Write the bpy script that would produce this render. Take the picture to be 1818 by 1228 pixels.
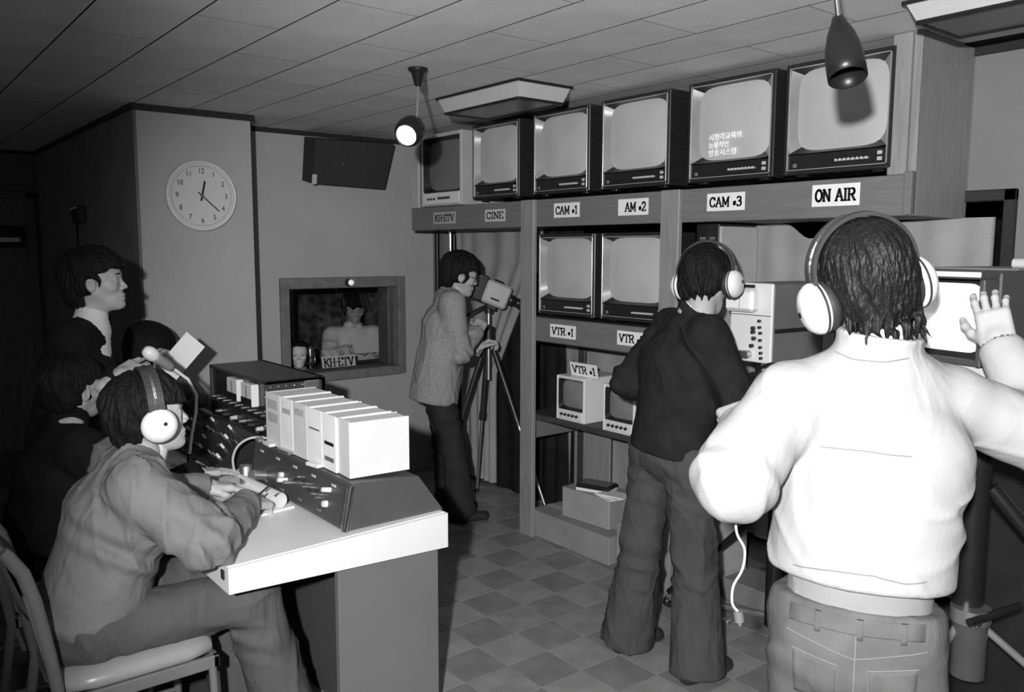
import bpy, bmesh, math, random
import numpy as np
from mathutils import Matrix, Vector
random.seed(7)
for o in list(bpy.data.objects): bpy.data.objects.remove(o)
S = bpy.context.scene
COL = S.collection
PI = math.pi
R_ = math.radians

# ---------------------------------------------------------------- camera
CW, CH, CF = 1818., 1228., 1482.
CR = np.array([[0.7818, -0.0690, 0.6197], [-0.6235, -0.0910, 0.7765], [0.0028, -0.9935, -0.1142]])
CC = np.array([0., 0., 1.65])
def at(px, py, depth):
    """world point seen at photo position (px, py) at a distance along the view axis"""
    v = np.array([(px - CW / 2) / CF, (py - CH / 2) / CF, 1.]) * depth
    return Vector(CC + CR @ v)
cam = bpy.data.objects.new('camera', bpy.data.cameras.new('camera')); COL.objects.link(cam)
cam.data.sensor_width = 36; cam.data.lens = CF / CW * 36; cam.data.clip_start = .02
mr = CR[:, 0]; md = CR[:, 1]; mf = CR[:, 2]
cam.matrix_world = Matrix(((mr[0], -md[0], -mf[0], CC[0]), (mr[1], -md[1], -mf[1], CC[1]), (mr[2], -md[2], -mf[2], CC[2]), (0, 0, 0, 1)))
S.camera = cam

# ---------------------------------------------------------------- light: dim room, one flash lamp raised just left of the camera
w = bpy.data.worlds.new('world'); S.world = w; w.use_nodes = True
w.node_tree.nodes['Background'].inputs[0].default_value = (.5, .5, .5, 1)
w.node_tree.nodes['Background'].inputs[1].default_value = .15
fl = bpy.data.lights.new('flash', 'SPOT'); fl.energy = 650; fl.spot_size = R_(82.5); fl.spot_blend = .62; fl.shadow_soft_size = .035
fo = bpy.data.objects.new('flash', fl); COL.objects.link(fo)
fo.location = (-.38, -.14, 1.86)
fo.rotation_euler = (at(1200, 700, 3.4) - Vector(fo.location)).to_track_quat('-Z', 'Y').to_euler()
S.view_settings.view_transform = 'Standard'; S.view_settings.look = 'None'
S.view_settings.exposure = 0.0; S.view_settings.gamma = 1.0; S.view_settings.use_curve_mapping = False

# ---------------------------------------------------------------- materials (black-and-white photograph: all greys)
MATS = {}
def mat(name, g, rough=.6, spec=.5, n=.12, scale=6., bump=0., bscale=60., metal=0., stretch=None, emit=0., coat=0., kind=None, g2=None, crease=0., cscale=9.):
    if name in MATS: return MATS[name]
    m = bpy.data.materials.new(name); MATS[name] = m; m.use_nodes = True
    nt = m.node_tree; N = nt.nodes; L = nt.links
    b = N['Principled BSDF']
    b.inputs['Roughness'].default_value = rough; b.inputs['Metallic'].default_value = metal
    b.inputs['Specular IOR Level'].default_value = spec; b.inputs['Coat Weight'].default_value = coat
    tc = N.new('ShaderNodeTexCoord'); mp = N.new('ShaderNodeMapping')
    L.new(tc.outputs['Object'], mp.inputs['Vector'])
    if stretch: mp.inputs['Scale'].default_value = stretch
    if kind == 'wood':
        t = N.new('ShaderNodeTexNoise'); t.inputs['Scale'].default_value = scale; t.inputs['Detail'].default_value = 5; t.inputs['Distortion'].default_value = 1.2
        fac = t.outputs['Fac']
    elif kind == 'weave':
        t = N.new('ShaderNodeTexWave'); t.inputs['Scale'].default_value = scale; t.inputs['Distortion'].default_value = 2
        fac = t.outputs['Fac']
    elif kind == 'checker':
        t = N.new('ShaderNodeTexChecker'); t.inputs['Scale'].default_value = scale
        fac = t.outputs['Fac']
    elif kind == 'spots':
        t = N.new('ShaderNodeTexVoronoi'); t.inputs['Scale'].default_value = scale
        fac = t.outputs['Distance']
    else:
        t = N.new('ShaderNodeTexNoise'); t.inputs['Scale'].default_value = scale; t.inputs['Detail'].default_value = 4
        fac = t.outputs['Fac']
    L.new(mp.outputs['Vector'], t.inputs['Vector'])
    r = N.new('ShaderNodeValToRGB')
    lo = g * (1 - n); hi = g * (1 + n)
    if g2 is not None: lo, hi = g, g2
    lo = max(lo, .001); hi = min(hi, .95)
    r.color_ramp.elements[0].position = .3 if kind != 'checker' else .45; r.color_ramp.elements[1].position = .7 if kind != 'checker' else .55
    r.color_ramp.elements[0].color = (lo, lo, lo, 1); r.color_ramp.elements[1].color = (hi, hi, hi, 1)
    L.new(fac, r.inputs['Fac']); L.new(r.outputs['Color'], b.inputs['Base Color'])
    if bump or crease:
        bt = N.new('ShaderNodeTexNoise'); bt.inputs['Scale'].default_value = bscale; bt.inputs['Detail'].default_value = 3
        L.new(mp.outputs['Vector'], bt.inputs['Vector'])
        bn = N.new('ShaderNodeBump'); bn.inputs['Strength'].default_value = bump; bn.inputs['Distance'].default_value = .01
        L.new(bt.outputs['Fac'], bn.inputs['Height']); L.new(bn.outputs['Normal'], b.inputs['Normal'])
        if crease:
            ct = N.new('ShaderNodeTexNoise'); ct.inputs['Scale'].default_value = cscale; ct.inputs['Detail'].default_value = 2.5; ct.inputs['Distortion'].default_value = 1.6; ct.inputs['Roughness'].default_value = .45
            cm = N.new('ShaderNodeMapping'); cm.inputs['Scale'].default_value = (1.5, 1.5, .75); cm.inputs['Rotation'].default_value = (.5, .3, .2)
            L.new(tc.outputs['Object'], cm.inputs['Vector']); L.new(cm.outputs['Vector'], ct.inputs['Vector'])
            cb_ = N.new('ShaderNodeBump'); cb_.inputs['Strength'].default_value = crease; cb_.inputs['Distance'].default_value = .05
            L.new(ct.outputs['Fac'], cb_.inputs['Height']); L.new(cb_.outputs['Normal'], bn.inputs['Normal'])
    if emit:
        L.new(r.outputs['Color'], b.inputs['Emission Color']); b.inputs['Emission Strength'].default_value = emit
    return m

# ---------------------------------------------------------------- mesh builder
class MB:
    """collects shapes; build() links them as one mesh object"""
    def __init__(s, M=None): s.v = []; s.f = []; s.M = M; s.sm = []
    def add(s, vs, fs, smooth=False, M=None):
        n = len(s.v); m = M or s.M
        for p in vs:
            p = Vector(p); s.v.append(m @ p if m else p)
        for f in fs: s.f.append([i + n for i in f]); s.sm.append(smooth)
        return s
    def box(s, x0, x1, y0, y1, z0, z1, b=.003, M=None):
        b = min(b, abs(x1 - x0) * .45, abs(y1 - y0) * .45, abs(z1 - z0) * .45)
        X = (min(x0, x1), max(x0, x1)); Y = (min(y0, y1), max(y0, y1)); Z = (min(z0, z1), max(z0, z1))
        vs = []; idx = {}
        for i in (0, 1):
            for j in (0, 1):
                for k in (0, 1):
                    sx, sy, sz = (1 if i == 0 else -1), (1 if j == 0 else -1), (1 if k == 0 else -1)
                    for a in range(3):
                        p = [X[i] + sx * b, Y[j] + sy * b, Z[k] + sz * b]
                        p[a] = (X[i], Y[j], Z[k])[a]
                        idx[(i, j, k, a)] = len(vs); vs.append(p)
        fs = []
        def q(*c): fs.append([idx[x] for x in c])
        for i in (0, 1):
            c = [(i, 0, 0, 0), (i, 1, 0, 0), (i, 1, 1, 0), (i, 0, 1, 0)]; q(*(c if i else c[::-1]))
            c = [(0, i, 0, 1), (1, i, 0, 1), (1, i, 1, 1), (0, i, 1, 1)]; q(*(c[::-1] if i else c))
            c = [(0, 0, i, 2), (1, 0, i, 2), (1, 1, i, 2), (0, 1, i, 2)]; q(*(c if i else c[::-1]))
        for i in (0, 1):
            for j in (0, 1):
                e = (i + j) % 2
                c = [(i, j, 0, 0), (i, j, 1, 0), (i, j, 1, 1), (i, j, 0, 1)]; q(*(c[::-1] if e else c))
                c = [(i, 0, j, 0), (i, 0, j, 2), (i, 1, j, 2), (i, 1, j, 0)]; q(*(c if e == 0 else c[::-1]))
                c = [(0, i, j, 1), (0, i, j, 2), (1, i, j, 2), (1, i, j, 1)]; q(*(c[::-1] if e == 0 else c))
                for k in (0, 1):
                    c = [(i, j, k, 0), (i, j, k, 1), (i, j, k, 2)]; q(*(c if (i + j + k) % 2 else c[::-1]))
        return s.add(vs, fs, False, M)
    def prism(s, pts, axis, a0, a1, M=None):
        """polygon pts (2-D) extruded along an axis"""
        def mk(p, a):
            return {0: (a, p[0], p[1]), 1: (p[0], a, p[1]), 2: (p[0], p[1], a)}[axis]
        n = len(pts)
        vs = [mk(p, a0) for p in pts] + [mk(p, a1) for p in pts]
        fs = [list(range(n))[::-1], list(range(n, 2 * n))] + [[i, (i + 1) % n, n + (i + 1) % n, n + i] for i in range(n)]
        return s.add(vs, fs, False, M)
    def tube(s, pts, r, seg=10, cap=True, M=None, smooth=True):
        pts = [Vector(p) for p in pts]; n = len(pts)
        rs = r if isinstance(r, (list, tuple)) else [r] * n
        vs = []; fs = []
        up = None
        for i in range(n):
            t = (pts[min(i + 1, n - 1)] - pts[max(i - 1, 0)]).normalized()
            if up is None:
                up = Vector((0, 0, 1)) if abs(t.z) < .9 else Vector((1, 0, 0))
            a = t.cross(up).normalized(); b_ = a.cross(t).normalized(); up = b_
            for k in range(seg):
                th = 2 * PI * k / seg
                vs.append(pts[i] + (a * math.cos(th) + b_ * math.sin(th)) * rs[i])
        for i in range(n - 1):
            for k in range(seg):
                fs.append([i * seg + k, (i + 1) * seg + k, (i + 1) * seg + (k + 1) % seg, i * seg + (k + 1) % seg])
        s.add(vs, fs, smooth, M)
        if cap:
            s.add(vs[:seg], [list(range(seg))], False, M); s.add(vs[-seg:], [list(range(seg))[::-1]], False, M)
        return s
    def lathe(s, prof, seg=24, M=None, smooth=True):
        """profile [(r, z)] round the z axis"""
        vs = []; fs = []; n = len(prof)
        for (r, z) in prof:
            for k in range(seg):
                th = 2 * PI * k / seg
                vs.append((r * math.cos(th), r * math.sin(th), z))
        for i in range(n - 1):
            for k in range(seg):
                fs.append([i * seg + k, i * seg + (k + 1) % seg, (i + 1) * seg + (k + 1) % seg, (i + 1) * seg + k])
        return s.add(vs, fs, smooth, M)
    def cyl(s, p, q, r, seg=14, r2=None): return s.tube([p, q], [r, r if r2 is None else r2], seg)
    def sphere(s, c, r, seg=14, rings=8, sc=(1, 1, 1)):
        pr = [(r * math.sin(PI * i / rings), -r * math.cos(PI * i / rings)) for i in range(rings + 1)]
        return s.lathe([(max(a, 1e-4), b) for a, b in pr], seg, (s.M or Matrix()) @ Matrix.Translation(c) @ Matrix.Diagonal((*sc, 1)))
    def build(s, name, m, parent=None, fix=True):
        me = bpy.data.meshes.new(name)
        me.from_pydata([tuple(v) for v in s.v], [], s.f)
        me.polygons.foreach_set('use_smooth', s.sm)
        if fix:
            bm = bmesh.new(); bm.from_mesh(me); bmesh.ops.recalc_face_normals(bm, faces=bm.faces); bm.to_mesh(me); bm.free()
        return obj(name, me, m, parent)

WM = {}
def obj(name, me, m, parent=None):
    """mesh data in world space -> object; under a parent it is brought into the parent's space"""
    o = bpy.data.objects.new(name, me); COL.objects.link(o)
    if m is not None and not me.materials: me.materials.append(m)
    if parent is not None:
        mw = WM.get(parent.name, Matrix())
        me.transform(mw.inverted()); o.parent = parent; WM[o.name] = mw
    else: WM[o.name] = Matrix()
    return o
def tag(o, label, cat, group=None):
    o['label'] = label; o['category'] = cat
    if group: o['group'] = group
    return o
def thing(name, label, cat, loc=(0, 0, 0), rz=0., group=None, M=None):
    o = bpy.data.objects.new(name, None); COL.objects.link(o); o.empty_display_size = .05
    o.matrix_world = M if M is not None else Matrix.Translation(loc) @ Matrix.Rotation(rz, 4, 'Z')
    WM[o.name] = o.matrix_world.copy()
    return tag(o, label, cat, group)
def struct(o): o['kind'] = 'structure'; return o
def dup(root, M, label=None, group=None):
    def cp(o, p):
        c = o.copy(); COL.objects.link(c); c.parent = p
        for ch in [x for x in bpy.data.objects if x.parent == o]: cp(ch, c)
        return c
    r = cp(root, None); r.matrix_world = M; WM[r.name] = M.copy()
    if label: r['label'] = label
    if group: r['group'] = group
    return r
def T(x, y, z): return Matrix.Translation((x, y, z))
def RZ(d): return Matrix.Rotation(R_(d), 4, 'Z')
def RX(d): return Matrix.Rotation(R_(d), 4, 'X')
def RY(d): return Matrix.Rotation(R_(d), 4, 'Y')
def frame(o, x, z):
    """matrix with origin o, x axis along x, z axis near z"""
    x = Vector(x).normalized(); z = Vector(z); y = z.cross(x).normalized(); z = x.cross(y)
    return Matrix(((x.x, y.x, z.x, o[0]), (x.y, y.y, z.y, o[1]), (x.z, y.z, z.z, o[2]), (0, 0, 0, 1)))

# lettering drawn with slab-serif strokes; glyph box is 0..1 wide (advance) and 0..1 high
GL = {
 'K': (.8, [[(.15,0),(.15,1)],[(.15,.45),(.7,1)],[(.32,.6),(.72,0)],[(.03,0),(.28,0)],[(.03,1),(.28,1)],[(.58,1),(.8,1)],[(.6,0),(.84,0)]]),
 'H': (.8, [[(.15,0),(.15,1)],[(.68,0),(.68,1)],[(.15,.5),(.68,.5)],[(.03,0),(.28,0)],[(.03,1),(.28,1)],[(.55,0),(.8,0)],[(.55,1),(.8,1)]]),
 '-': (.35, [[(.03,.5),(.3,.5)]]),
 'E': (.7, [[(.15,0),(.15,1)],[(.03,1),(.62,1),(.62,.8)],[(.15,.52),(.45,.52)],[(.03,0),(.64,0),(.64,.22)]]),
 'T': (.75, [[(.37,0),(.37,1)],[(.04,.8),(.04,1),(.7,1),(.7,.8)],[(.24,0),(.5,0)]]),
 'V': (.8, [[(.1,1),(.4,0),(.7,1)],[(0,1),(.24,1)],[(.57,1),(.82,1)]]),
 'C': (.75, [[(.66,.74),(.6,.9),(.42,1),(.22,.93),(.1,.7),(.08,.45),(.14,.2),(.3,.03),(.48,.02),(.62,.14),(.68,.28)],[(.66,1),(.66,.74)]]),
 'I': (.4, [[(.2,0),(.2,1)],[(.06,0),(.34,0)],[(.06,1),(.34,1)]]),
 'N': (.85, [[(.15,0),(.15,1),(.68,0),(.68,1)],[(.03,0),(.28,0)],[(.02,1),(.2,1)],[(.56,1),(.82,1)]]),
 'A': (.8, [[(.1,0),(.4,1),(.72,0)],[(.21,.36),(.6,.36)],[(0,0),(.24,0)],[(.58,0),(.84,0)]]),
 'M': (.95, [[(.15,0),(.15,1),(.46,.2),(.78,1),(.78,0)],[(.03,0),(.27,0)],[(.03,1),(.2,1)],[(.72,1),(.92,1)],[(.66,0),(.9,0)]]),
 'O': (.75, [[(.38,1),(.2,.92),(.09,.7),(.07,.5),(.09,.28),(.2,.08),(.38,0),(.55,.08),(.66,.28),(.68,.5),(.66,.7),(.55,.92),(.38,1)]]),
 'R': (.82, [[(.15,0),(.15,1)],[(.03,1),(.48,1),(.62,.9),(.65,.74),(.6,.58),(.46,.5),(.15,.5)],[(.4,.5),(.68,0)],[(.03,0),(.28,0)],[(.62,0),(.8,0)]]),
 '#': (.42, [[(.02,.2),(.36,.24)],[(.02,.36),(.36,.4)],[(.12,.12),(.14,.5)],[(.25,.14),(.27,.52)]]),
 '1': (.5, [[(.28,0),(.28,1),(.1,.82)],[(.12,0),(.44,0)]]),
 '2': (.65, [[(.08,.75),(.15,.93),(.32,1),(.5,.92),(.55,.72),(.46,.5),(.06,0),(.58,0),(.58,.14)]]),
 '3': (.65, [[(.08,.85),(.22,.98),(.4,.98),(.52,.85),(.5,.65),(.36,.54),(.22,.53)],[(.36,.54),(.54,.42),(.57,.22),(.44,.04),(.24,0),(.06,.14)]]),
 ' ': (.4, []), '_': (.75, []),
}
def letters(text, height, wid, thick=.0006, fit=None):
    """stroke lettering as a builder in the local y(-)/z plane: reads along +x, up +y, lies at z=0..thick"""
    mb = MB(); x = 0.
    adv = sum(GL[c][0] for c in text) * height
    sx = (fit / adv) if fit else 1.
    for c in text:
        a, st = GL[c]
        for pl in st:
            P = [Vector(((x + p[0] * height) * sx - adv * sx / 2, (p[1] - .5) * height, 0)) for p in pl]
            for i in range(len(P) - 1):
                d = P[i + 1] - P[i]; L_ = d.length; d.normalize(); n = Vector((-d.y, d.x, 0))
                ww = wid * (1. if abs(d.y) > .3 else .62) / 2
                e = d * ww * .5
                a_, b_ = P[i] - e, P[i + 1] + e
                q = [a_ - n * ww, b_ - n * ww, b_ + n * ww, a_ + n * ww]
                up = Vector((0, 0, thick))
                mb.add(q + [p + up for p in q], [[3, 2, 1, 0], [4, 5, 6, 7], [0, 1, 5, 4], [1, 2, 6, 5], [2, 3, 7, 6], [3, 0, 4, 7]])
        x += a * height
    return mb
def text_mesh(txt, size, M, ext=.0005, align='CENTER', shear=0.):
    c = bpy.data.curves.new('t', 'FONT'); c.body = txt; c.size = size; c.extrude = ext; c.align_x = align; c.align_y = 'CENTER'; c.resolution_u = 3; c.shear = shear
    o = bpy.data.objects.new('t', c); COL.objects.link(o)
    bpy.context.view_layer.update()
    me = bpy.data.meshes.new_from_object(o.evaluated_get(bpy.context.evaluated_depsgraph_get()))
    bpy.data.objects.remove(o); bpy.data.curves.remove(c)
    me.transform(M); return me
# ================================================================ materials used by the room
m_wall = mat('wall paint', .40, .75, .2, .05, 3., bump=.12, bscale=120)
m_wallR = mat('studio wall paint', .20, .75, .2, .05, 3., bump=.12, bscale=120)
m_wallD = mat('corridor panelling', .18, .7, .25, .12, 3., bump=.1, bscale=60)
m_trim = mat('dark trim', .02, .5, .4)
m_ceil = mat('ceiling board', .80, .85, .1, .07, 4., bump=.35, bscale=220)
m_ceil2 = mat('ceiling board weathered', .76, .85, .1, .07, 4., bump=.35, bscale=220)
m_gap = mat('ceiling joint', .02, .9, .1)
m_tileA = mat('floor tile light', .26, .42, .4, .16, 7.)
m_tileB = mat('floor tile dark', .195, .42, .4, .18, 7.)
m_grout = mat('floor joint', .06, .8, .2)
m_wood = mat('stained plywood', .15, .45, .4, .0, 4., kind='wood', stretch=(1.2, 1.2, 14), g2=.185, bump=.05, bscale=40)
m_woodv = mat('stained plywood upright', .22, .45, .4, .0, 5., kind='wood', stretch=(9, 9, .8), g2=.29, bump=.05, bscale=40)
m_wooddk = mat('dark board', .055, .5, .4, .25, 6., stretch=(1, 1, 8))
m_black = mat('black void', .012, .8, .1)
m_curt = mat('light curtain cloth', .33, .9, .1, .1, 5., bump=.3, bscale=160)
m_blackcl = mat('black drape', .018, .95, .05, .3, 8.)
m_paper = mat('white card', .82, .7, .2, .05, 10.)
m_paperg = mat('yellowed card', .40, .7, .2, .08, 10.)
m_ink = mat('black ink', .015, .6, .2)
m_white = mat('white enamel', .72, .35, .5, .04, 5.)
m_chrome = mat('chrome', .75, .18, .5, .05, 5., metal=1.)
m_alu = mat('brushed aluminium', .55, .35, .5, .08, 30., metal=.9)
m_blackm = mat('black metal', .012, .36, .35, .2, 10.)
m_blackp = mat('black plastic', .018, .32, .5, .2, 10.)
m_greyp = mat('dark grey enamel', .15, .45, .4, .12, 8.)
m_lgrey = mat('light grey enamel', .46, .4, .4, .06, 8.)

CEIL = 2.43; XR = 3.47; YB = 5.3; YC = 4.88; XC0 = 1.29; XC1 = 1.925; YF = 7.8

# ---------------------------------------------------------------- floor of square vinyl tiles
fl_o = struct(MB().box(-2.2, 5.2, -1.2, 8.0, -.08, -.004, 0).build('floor', mat('floor base', .10, .5, .4, 0, 1 / .207 / 2., kind='checker', g2=.17)))
TS = .2075
tx0, ty0 = 2.38 - 6 * TS, 2.69 - 9 * TS
def tile_mesh(m):
    mb = MB().box(-TS / 2 + .0008, TS / 2 - .0008, -TS / 2 + .0008, TS / 2 - .0008, -.003, 0, .0008)
    me = bpy.data.meshes.new('floor_tile'); me.from_pydata([tuple(v) for v in mb.v], [], mb.f); me.materials.append(m); return me
tms = [tile_mesh(m_tileA), tile_mesh(m_tileB), tile_mesh(mat('floor tile faded', .24, .42, .4, .2, 9.)), tile_mesh(mat('floor tile worn', .21, .42, .4, .2, 9.))]
for i in range(12):
    for j in range(22):
        x = tx0 + (i + .5) * TS; y = ty0 + (j + .5) * TS
        if x > XR + .1 or y > YB: continue
        k = (i + j) % 2
        if random.random() < .3: k += 2
        o = bpy.data.objects.new('floor_tile', tms[k]); COL.objects.link(o); o.parent = fl_o
        o.location = (x, y, 0); o.rotation_euler.z = random.choice((0, PI / 2, PI, -PI / 2))

# ---------------------------------------------------------------- ceiling of long fibre boards
ce = struct(MB().box(-2.2, 5.2, -1.2, 8.0, CEIL + .0009, CEIL + .1, 0).build('ceiling', m_gap))
def cpan(L_, m):
    mb = MB().box(-.1465, .1465, -L_ / 2 + .0015, L_ / 2 - .0015, 0, .0007, 0)
    me = bpy.data.meshes.new('ceiling_panel'); me.from_pydata([tuple(v) for v in mb.v], [], mb.f); me.materials.append(m); me.materials.append(m_gap)
    for q in me.polygons: q.material_index = 0 if all(me.vertices[i].co.z < .0002 for i in q.vertices) else 1     # face board; edges coloured dark to stand in for joint shade
    return me
cms = [cpan(.9, m_ceil), cpan(.9, m_ceil2)]
CPW = .299
for i in range(18):
    x = .68 - 8 * CPW + (i + .5) * CPW
    off = (.9 * .5 if i % 2 else 0) + .685
    for j in range(-2, 8):
        y = off + j * .9 + .45
        if x < -.9 and y < 2: continue
        if x > XR: continue
        o = bpy.data.objects.new('ceiling_panel', random.choice(cms)); COL.objects.link(o); o.parent = ce
        o.location = (x, y, CEIL)

# ---------------------------------------------------------------- walls
struct(MB().box(XC0, XC1, YC, YC + .9, 0, CEIL, .002).build('wall_column', m_wall))
struct(MB().box(XC0 - .012, XC0 - .0005, YC + .012, YF, 0, CEIL, .001).build('wall_corridor', m_wallD))
wb = MB()
WX0, WX1, WZ0, WZ1 = 2.30, 3.16, .79, 1.42
wb.box(XC1 + .004, WX0, YB, YB + .12, 0, CEIL, 0); wb.box(WX1, XR + .1, YB, YB + .12, 0, CEIL, 0)
wb.box(WX0, WX1, YB, YB + .12, 0, WZ0, 0); wb.box(WX0, WX1, YB, YB + .12, WZ1, CEIL, 0)
struct(wb.build('wall_back', m_wall))
struct(MB().box(-2.2, XC0, YF, YF + .1, 0, CEIL, 0).build('wall_far', m_wallD))
wr = MB()
OY0, OY1, OZ = 1.345, 5.16, 1.84
wr.box(XR, XR + .1, -1.2, OY0, 0, CEIL, 0); wr.box(XR, XR + .1, OY1, YB + .1, 0, CEIL, 0); wr.box(XR, XR + .1, OY0, OY1, OZ, CEIL, 0)
struct(wr.build('wall_right', m_wallR))
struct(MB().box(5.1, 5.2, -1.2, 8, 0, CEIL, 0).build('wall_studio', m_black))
# dark frame round the wide studio opening
fr = MB(); fr.box(XR - .02, XR + .1, OY0 - .045, OY0, 0, OZ + .045, .004); fr.box(XR - .02, XR + .1, OY0 - .045, OY1, OZ, OZ + .045, .004)
struct(fr.build('trim_1', m_trim))
# dark cornice strips where the walls meet the ceiling
tr = MB()
tr.box(XC0 - .02, XC1 + .02, YC - .012, YC, CEIL - .035, CEIL, .002); tr.box(XC0 - .03, XC0 - .012, YC - .012, YF, CEIL - .03, CEIL, .002)
struct(tr.build('trim_2', m_trim))
struct(MB().box(XC1 + .004, XR, YB - .012, YB, CEIL - .03, CEIL, .002).build('trim_3', m_trim))
struct(MB().box(XR - .015, XR, -1.2, 1.49, CEIL - .035, CEIL, .002).build('trim_4', m_trim))
struct(MB().box(XC1, XC1 + .006, YC + .001, YB, 0, CEIL - .03, .001).build('trim_5', m_trim))
struct(MB().box(-2.2, XC0 - .02, YF - .012, YF, CEIL - .03, CEIL, .002).build('trim_6', m_trim))

# door at the end of the corridor
d = struct(MB().box(.35, 1.18, YF - .03, YF - .002, 0, 2.05, .004).build('door_1', mat('corridor door', .2, .55, .3, .2, 5., stretch=(6, 6, 1))))
MB().box(.85, 1.17, YF - .045, YF - .03, 1.66, 1.83, .006).build('letter_plate', m_trim, d)
MB().box(.98, 1.13, YF - .052, YF - .045, 1.70, 1.74, .004).build('plate_slot', m_alu, d)
MB().box(.30, .35, YF - .035, YF - .002, 0, 2.1, .004).build('door_jamb', m_trim, d)
MB().box(1.18, 1.25, YF - .035, YF - .002, 0, 2.1, .004).build('door_jamb', m_wallD, d)
MB().box(.30, 1.25, YF - .035, YF - .002, 2.05, 2.1, .004).build('door_head', m_wallD, d)

# small bracket lamp on the dark corridor wall
t = thing('wall_bracket', 'small dark bracket with bright screw heads on the dark corridor wall', 'bracket', (XC0 - .013, 6.3, 1.86))
MB().box(XC0 - .06, XC0 - .013, 6.1, 6.32, 1.82, 1.93, .006).build('bracket_body', m_blackp, t)
for yy, zz in ((6.29, 1.915), (6.2, 1.92), (6.38, 1.885)):
    MB().sphere((XC0 - .062 if yy < 6.33 else XC0 - .02, yy, zz), .012).build('screw', m_chrome, t)
MB().cyl((XC0 - .018, 6.38, 1.5), (XC0 - .018, 6.38, 1.88), .006).build('wire', m_black, t)

# ---------------------------------------------------------------- announcer's booth window and the booth behind it
wf = MB(); D0, D1 = YB - .03, YB + .14
wf.box(WX0 - .05, WX0 + .012, D0, D1, WZ0 - .045, WZ1 + .04, .005)
wf.box(WX1 - .012, WX1 + .045, D0, D1, WZ0 - .045, WZ1 + .04, .005)
wf.box(WX0 + .012, WX1 - .012, D0, D1, WZ1 - .035, WZ1 + .04, .005)
wf.box(WX0 + .012, WX1 - .012, D0 - .02, D1, WZ0 - .045, WZ0 + .02, .005)
m_fram = mat('window frame wood', .17, .5, .4, .2, 5., stretch=(3, 3, 3))
wo = struct(wf.build('window_1', m_fram))
wi = MB(); wi.box(WX1 - .055, WX1 - .03, YB + .06, YB + .2, WZ0 + .02, WZ1 - .03, .003)
wi.box(WX1 - .03, WX1 - .012, YB + .1, YB + .2, WZ0 + .02, WZ1 - .03, .003)
wi.build('inner_frame', mat('window inner frame', .13, .5, .4, .2, 5.), wo)
g = MB().box(WX0 + .012, WX1 - .012, YB + .05, YB + .056, WZ0 + .02, WZ1 - .035, 0)
mg = bpy.data.materials.new('booth glass'); mg.use_nodes = True
nt = mg.node_tree; nt.nodes.clear()
ou = nt.nodes.new('ShaderNodeOutputMaterial'); mx = nt.nodes.new('ShaderNodeMixShader'); tr_ = nt.nodes.new('ShaderNodeBsdfTransparent'); gl = nt.nodes.new('ShaderNodeBsdfGlossy')
tr_.inputs[0].default_value = (.93, .93, .93, 1); gl.inputs['Roughness'].default_value = .05
ns = nt.nodes.new('ShaderNodeTexNoise'); ns.inputs['Scale'].default_value = 3
mr_ = nt.nodes.new('ShaderNodeMapRange'); mr_.inputs[3].default_value = .04; mr_.inputs[4].default_value = .09
nt.links.new(ns.outputs['Fac'], mr_.inputs[0]); nt.links.new(mr_.outputs[0], mx.inputs[0])
nt.links.new(tr_.outputs[0], mx.inputs[1]); nt.links.new(gl.outputs[0], mx.inputs[2]); nt.links.new(mx.outputs[0], ou.inputs[0])
g.build('pane', mg, wo)
# booth room: quilted back wall, floor stays the slab
m_quilt = mat('quilted booth wall', .035, .85, .1, 0, 14., kind='spots', g2=.10, bump=.3, bscale=20)
struct(MB().box(1.95, 3.9, 6.55, 6.65, 0, CEIL, 0).build('wall_booth', m_quilt))
struct(MB().box(3.85, 3.95, YB + .12, 6.55, 0, CEIL, 0).build('wall_booth_side', m_quilt))
struct(MB().box(2.86, 2.885, 6.5, 6.55, 0, CEIL, .003).build('trim_7', m_lgrey))
t = thing('recording_lamp', 'small round white signal lamp on top rail of booth window', 'lamp', (2.74, D0, WZ1 + .01))
MB().cyl((2.74, D0 - .005, WZ1 + .002), (2.74, D0 - .028, WZ1 + .002), .026, 18).build('lamp_base', m_blackp, t)
mb = MB(); mb.sphere((2.75, D0 - .03, WZ1 + .002), .021); mb.build('lamp_dome', mat('lit white dome', .8, .3, .5, .02, 5., emit=.5), t)
t = thing('booth_desk', 'dark desk shelf just inside the booth window', 'desk', (2.7, 5.6, 0))
MB().box(2.1, 3.8, YB + .21, YB + .62, .74, .775, .003).build('desk_top', m_wooddk, t)
for x in (2.14, 3.74): MB().box(x - .02, x + .02, YB + .23, YB + .6, 0, .74, .003).build('leg', m_wooddk, t)
# ================================================================ monitor rack along the right wall
XF = 3.03
rk = thing('monitor_rack', 'tall stained plywood rack holding the television monitors along the studio wall', 'rack', (XF, 3.2, 0))
BZ0, BZ1 = 1.778, 1.927
def rp(name, m, *b, bev=.003): return MB().box(*b, bev).build(name, m, rk)
rp('fascia_beam', m_wood, XF, XF + .02, 1.5, 4.89, BZ0, BZ1)
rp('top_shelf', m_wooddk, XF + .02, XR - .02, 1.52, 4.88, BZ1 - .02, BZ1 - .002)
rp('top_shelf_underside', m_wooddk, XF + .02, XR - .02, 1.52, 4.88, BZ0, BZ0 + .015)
rp('end_panel', m_woodv, XF + .01, XR - .002, 1.485, 1.515, BZ0, CEIL - .002)
rp('stile', m_woodv, XF - .004, XF + .018, 1.515, 1.585, BZ1, CEIL - .004)
rp('end_block', m_wood, XF - .012, XF + .02, 1.485, 1.515, BZ0 + .002, BZ1 + .01)
rp('far_stile', m_lgrey, XF - .002, XF + .02, 4.80, 4.885, BZ1, 2.36)
rp('far_panel', m_woodv, XF + .02, XR - .02, 4.865, 4.885, BZ0, 2.36)
rp('post', m_woodv, XF - .03, XF - .002, 3.574, 3.685, 0, BZ1)
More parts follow.
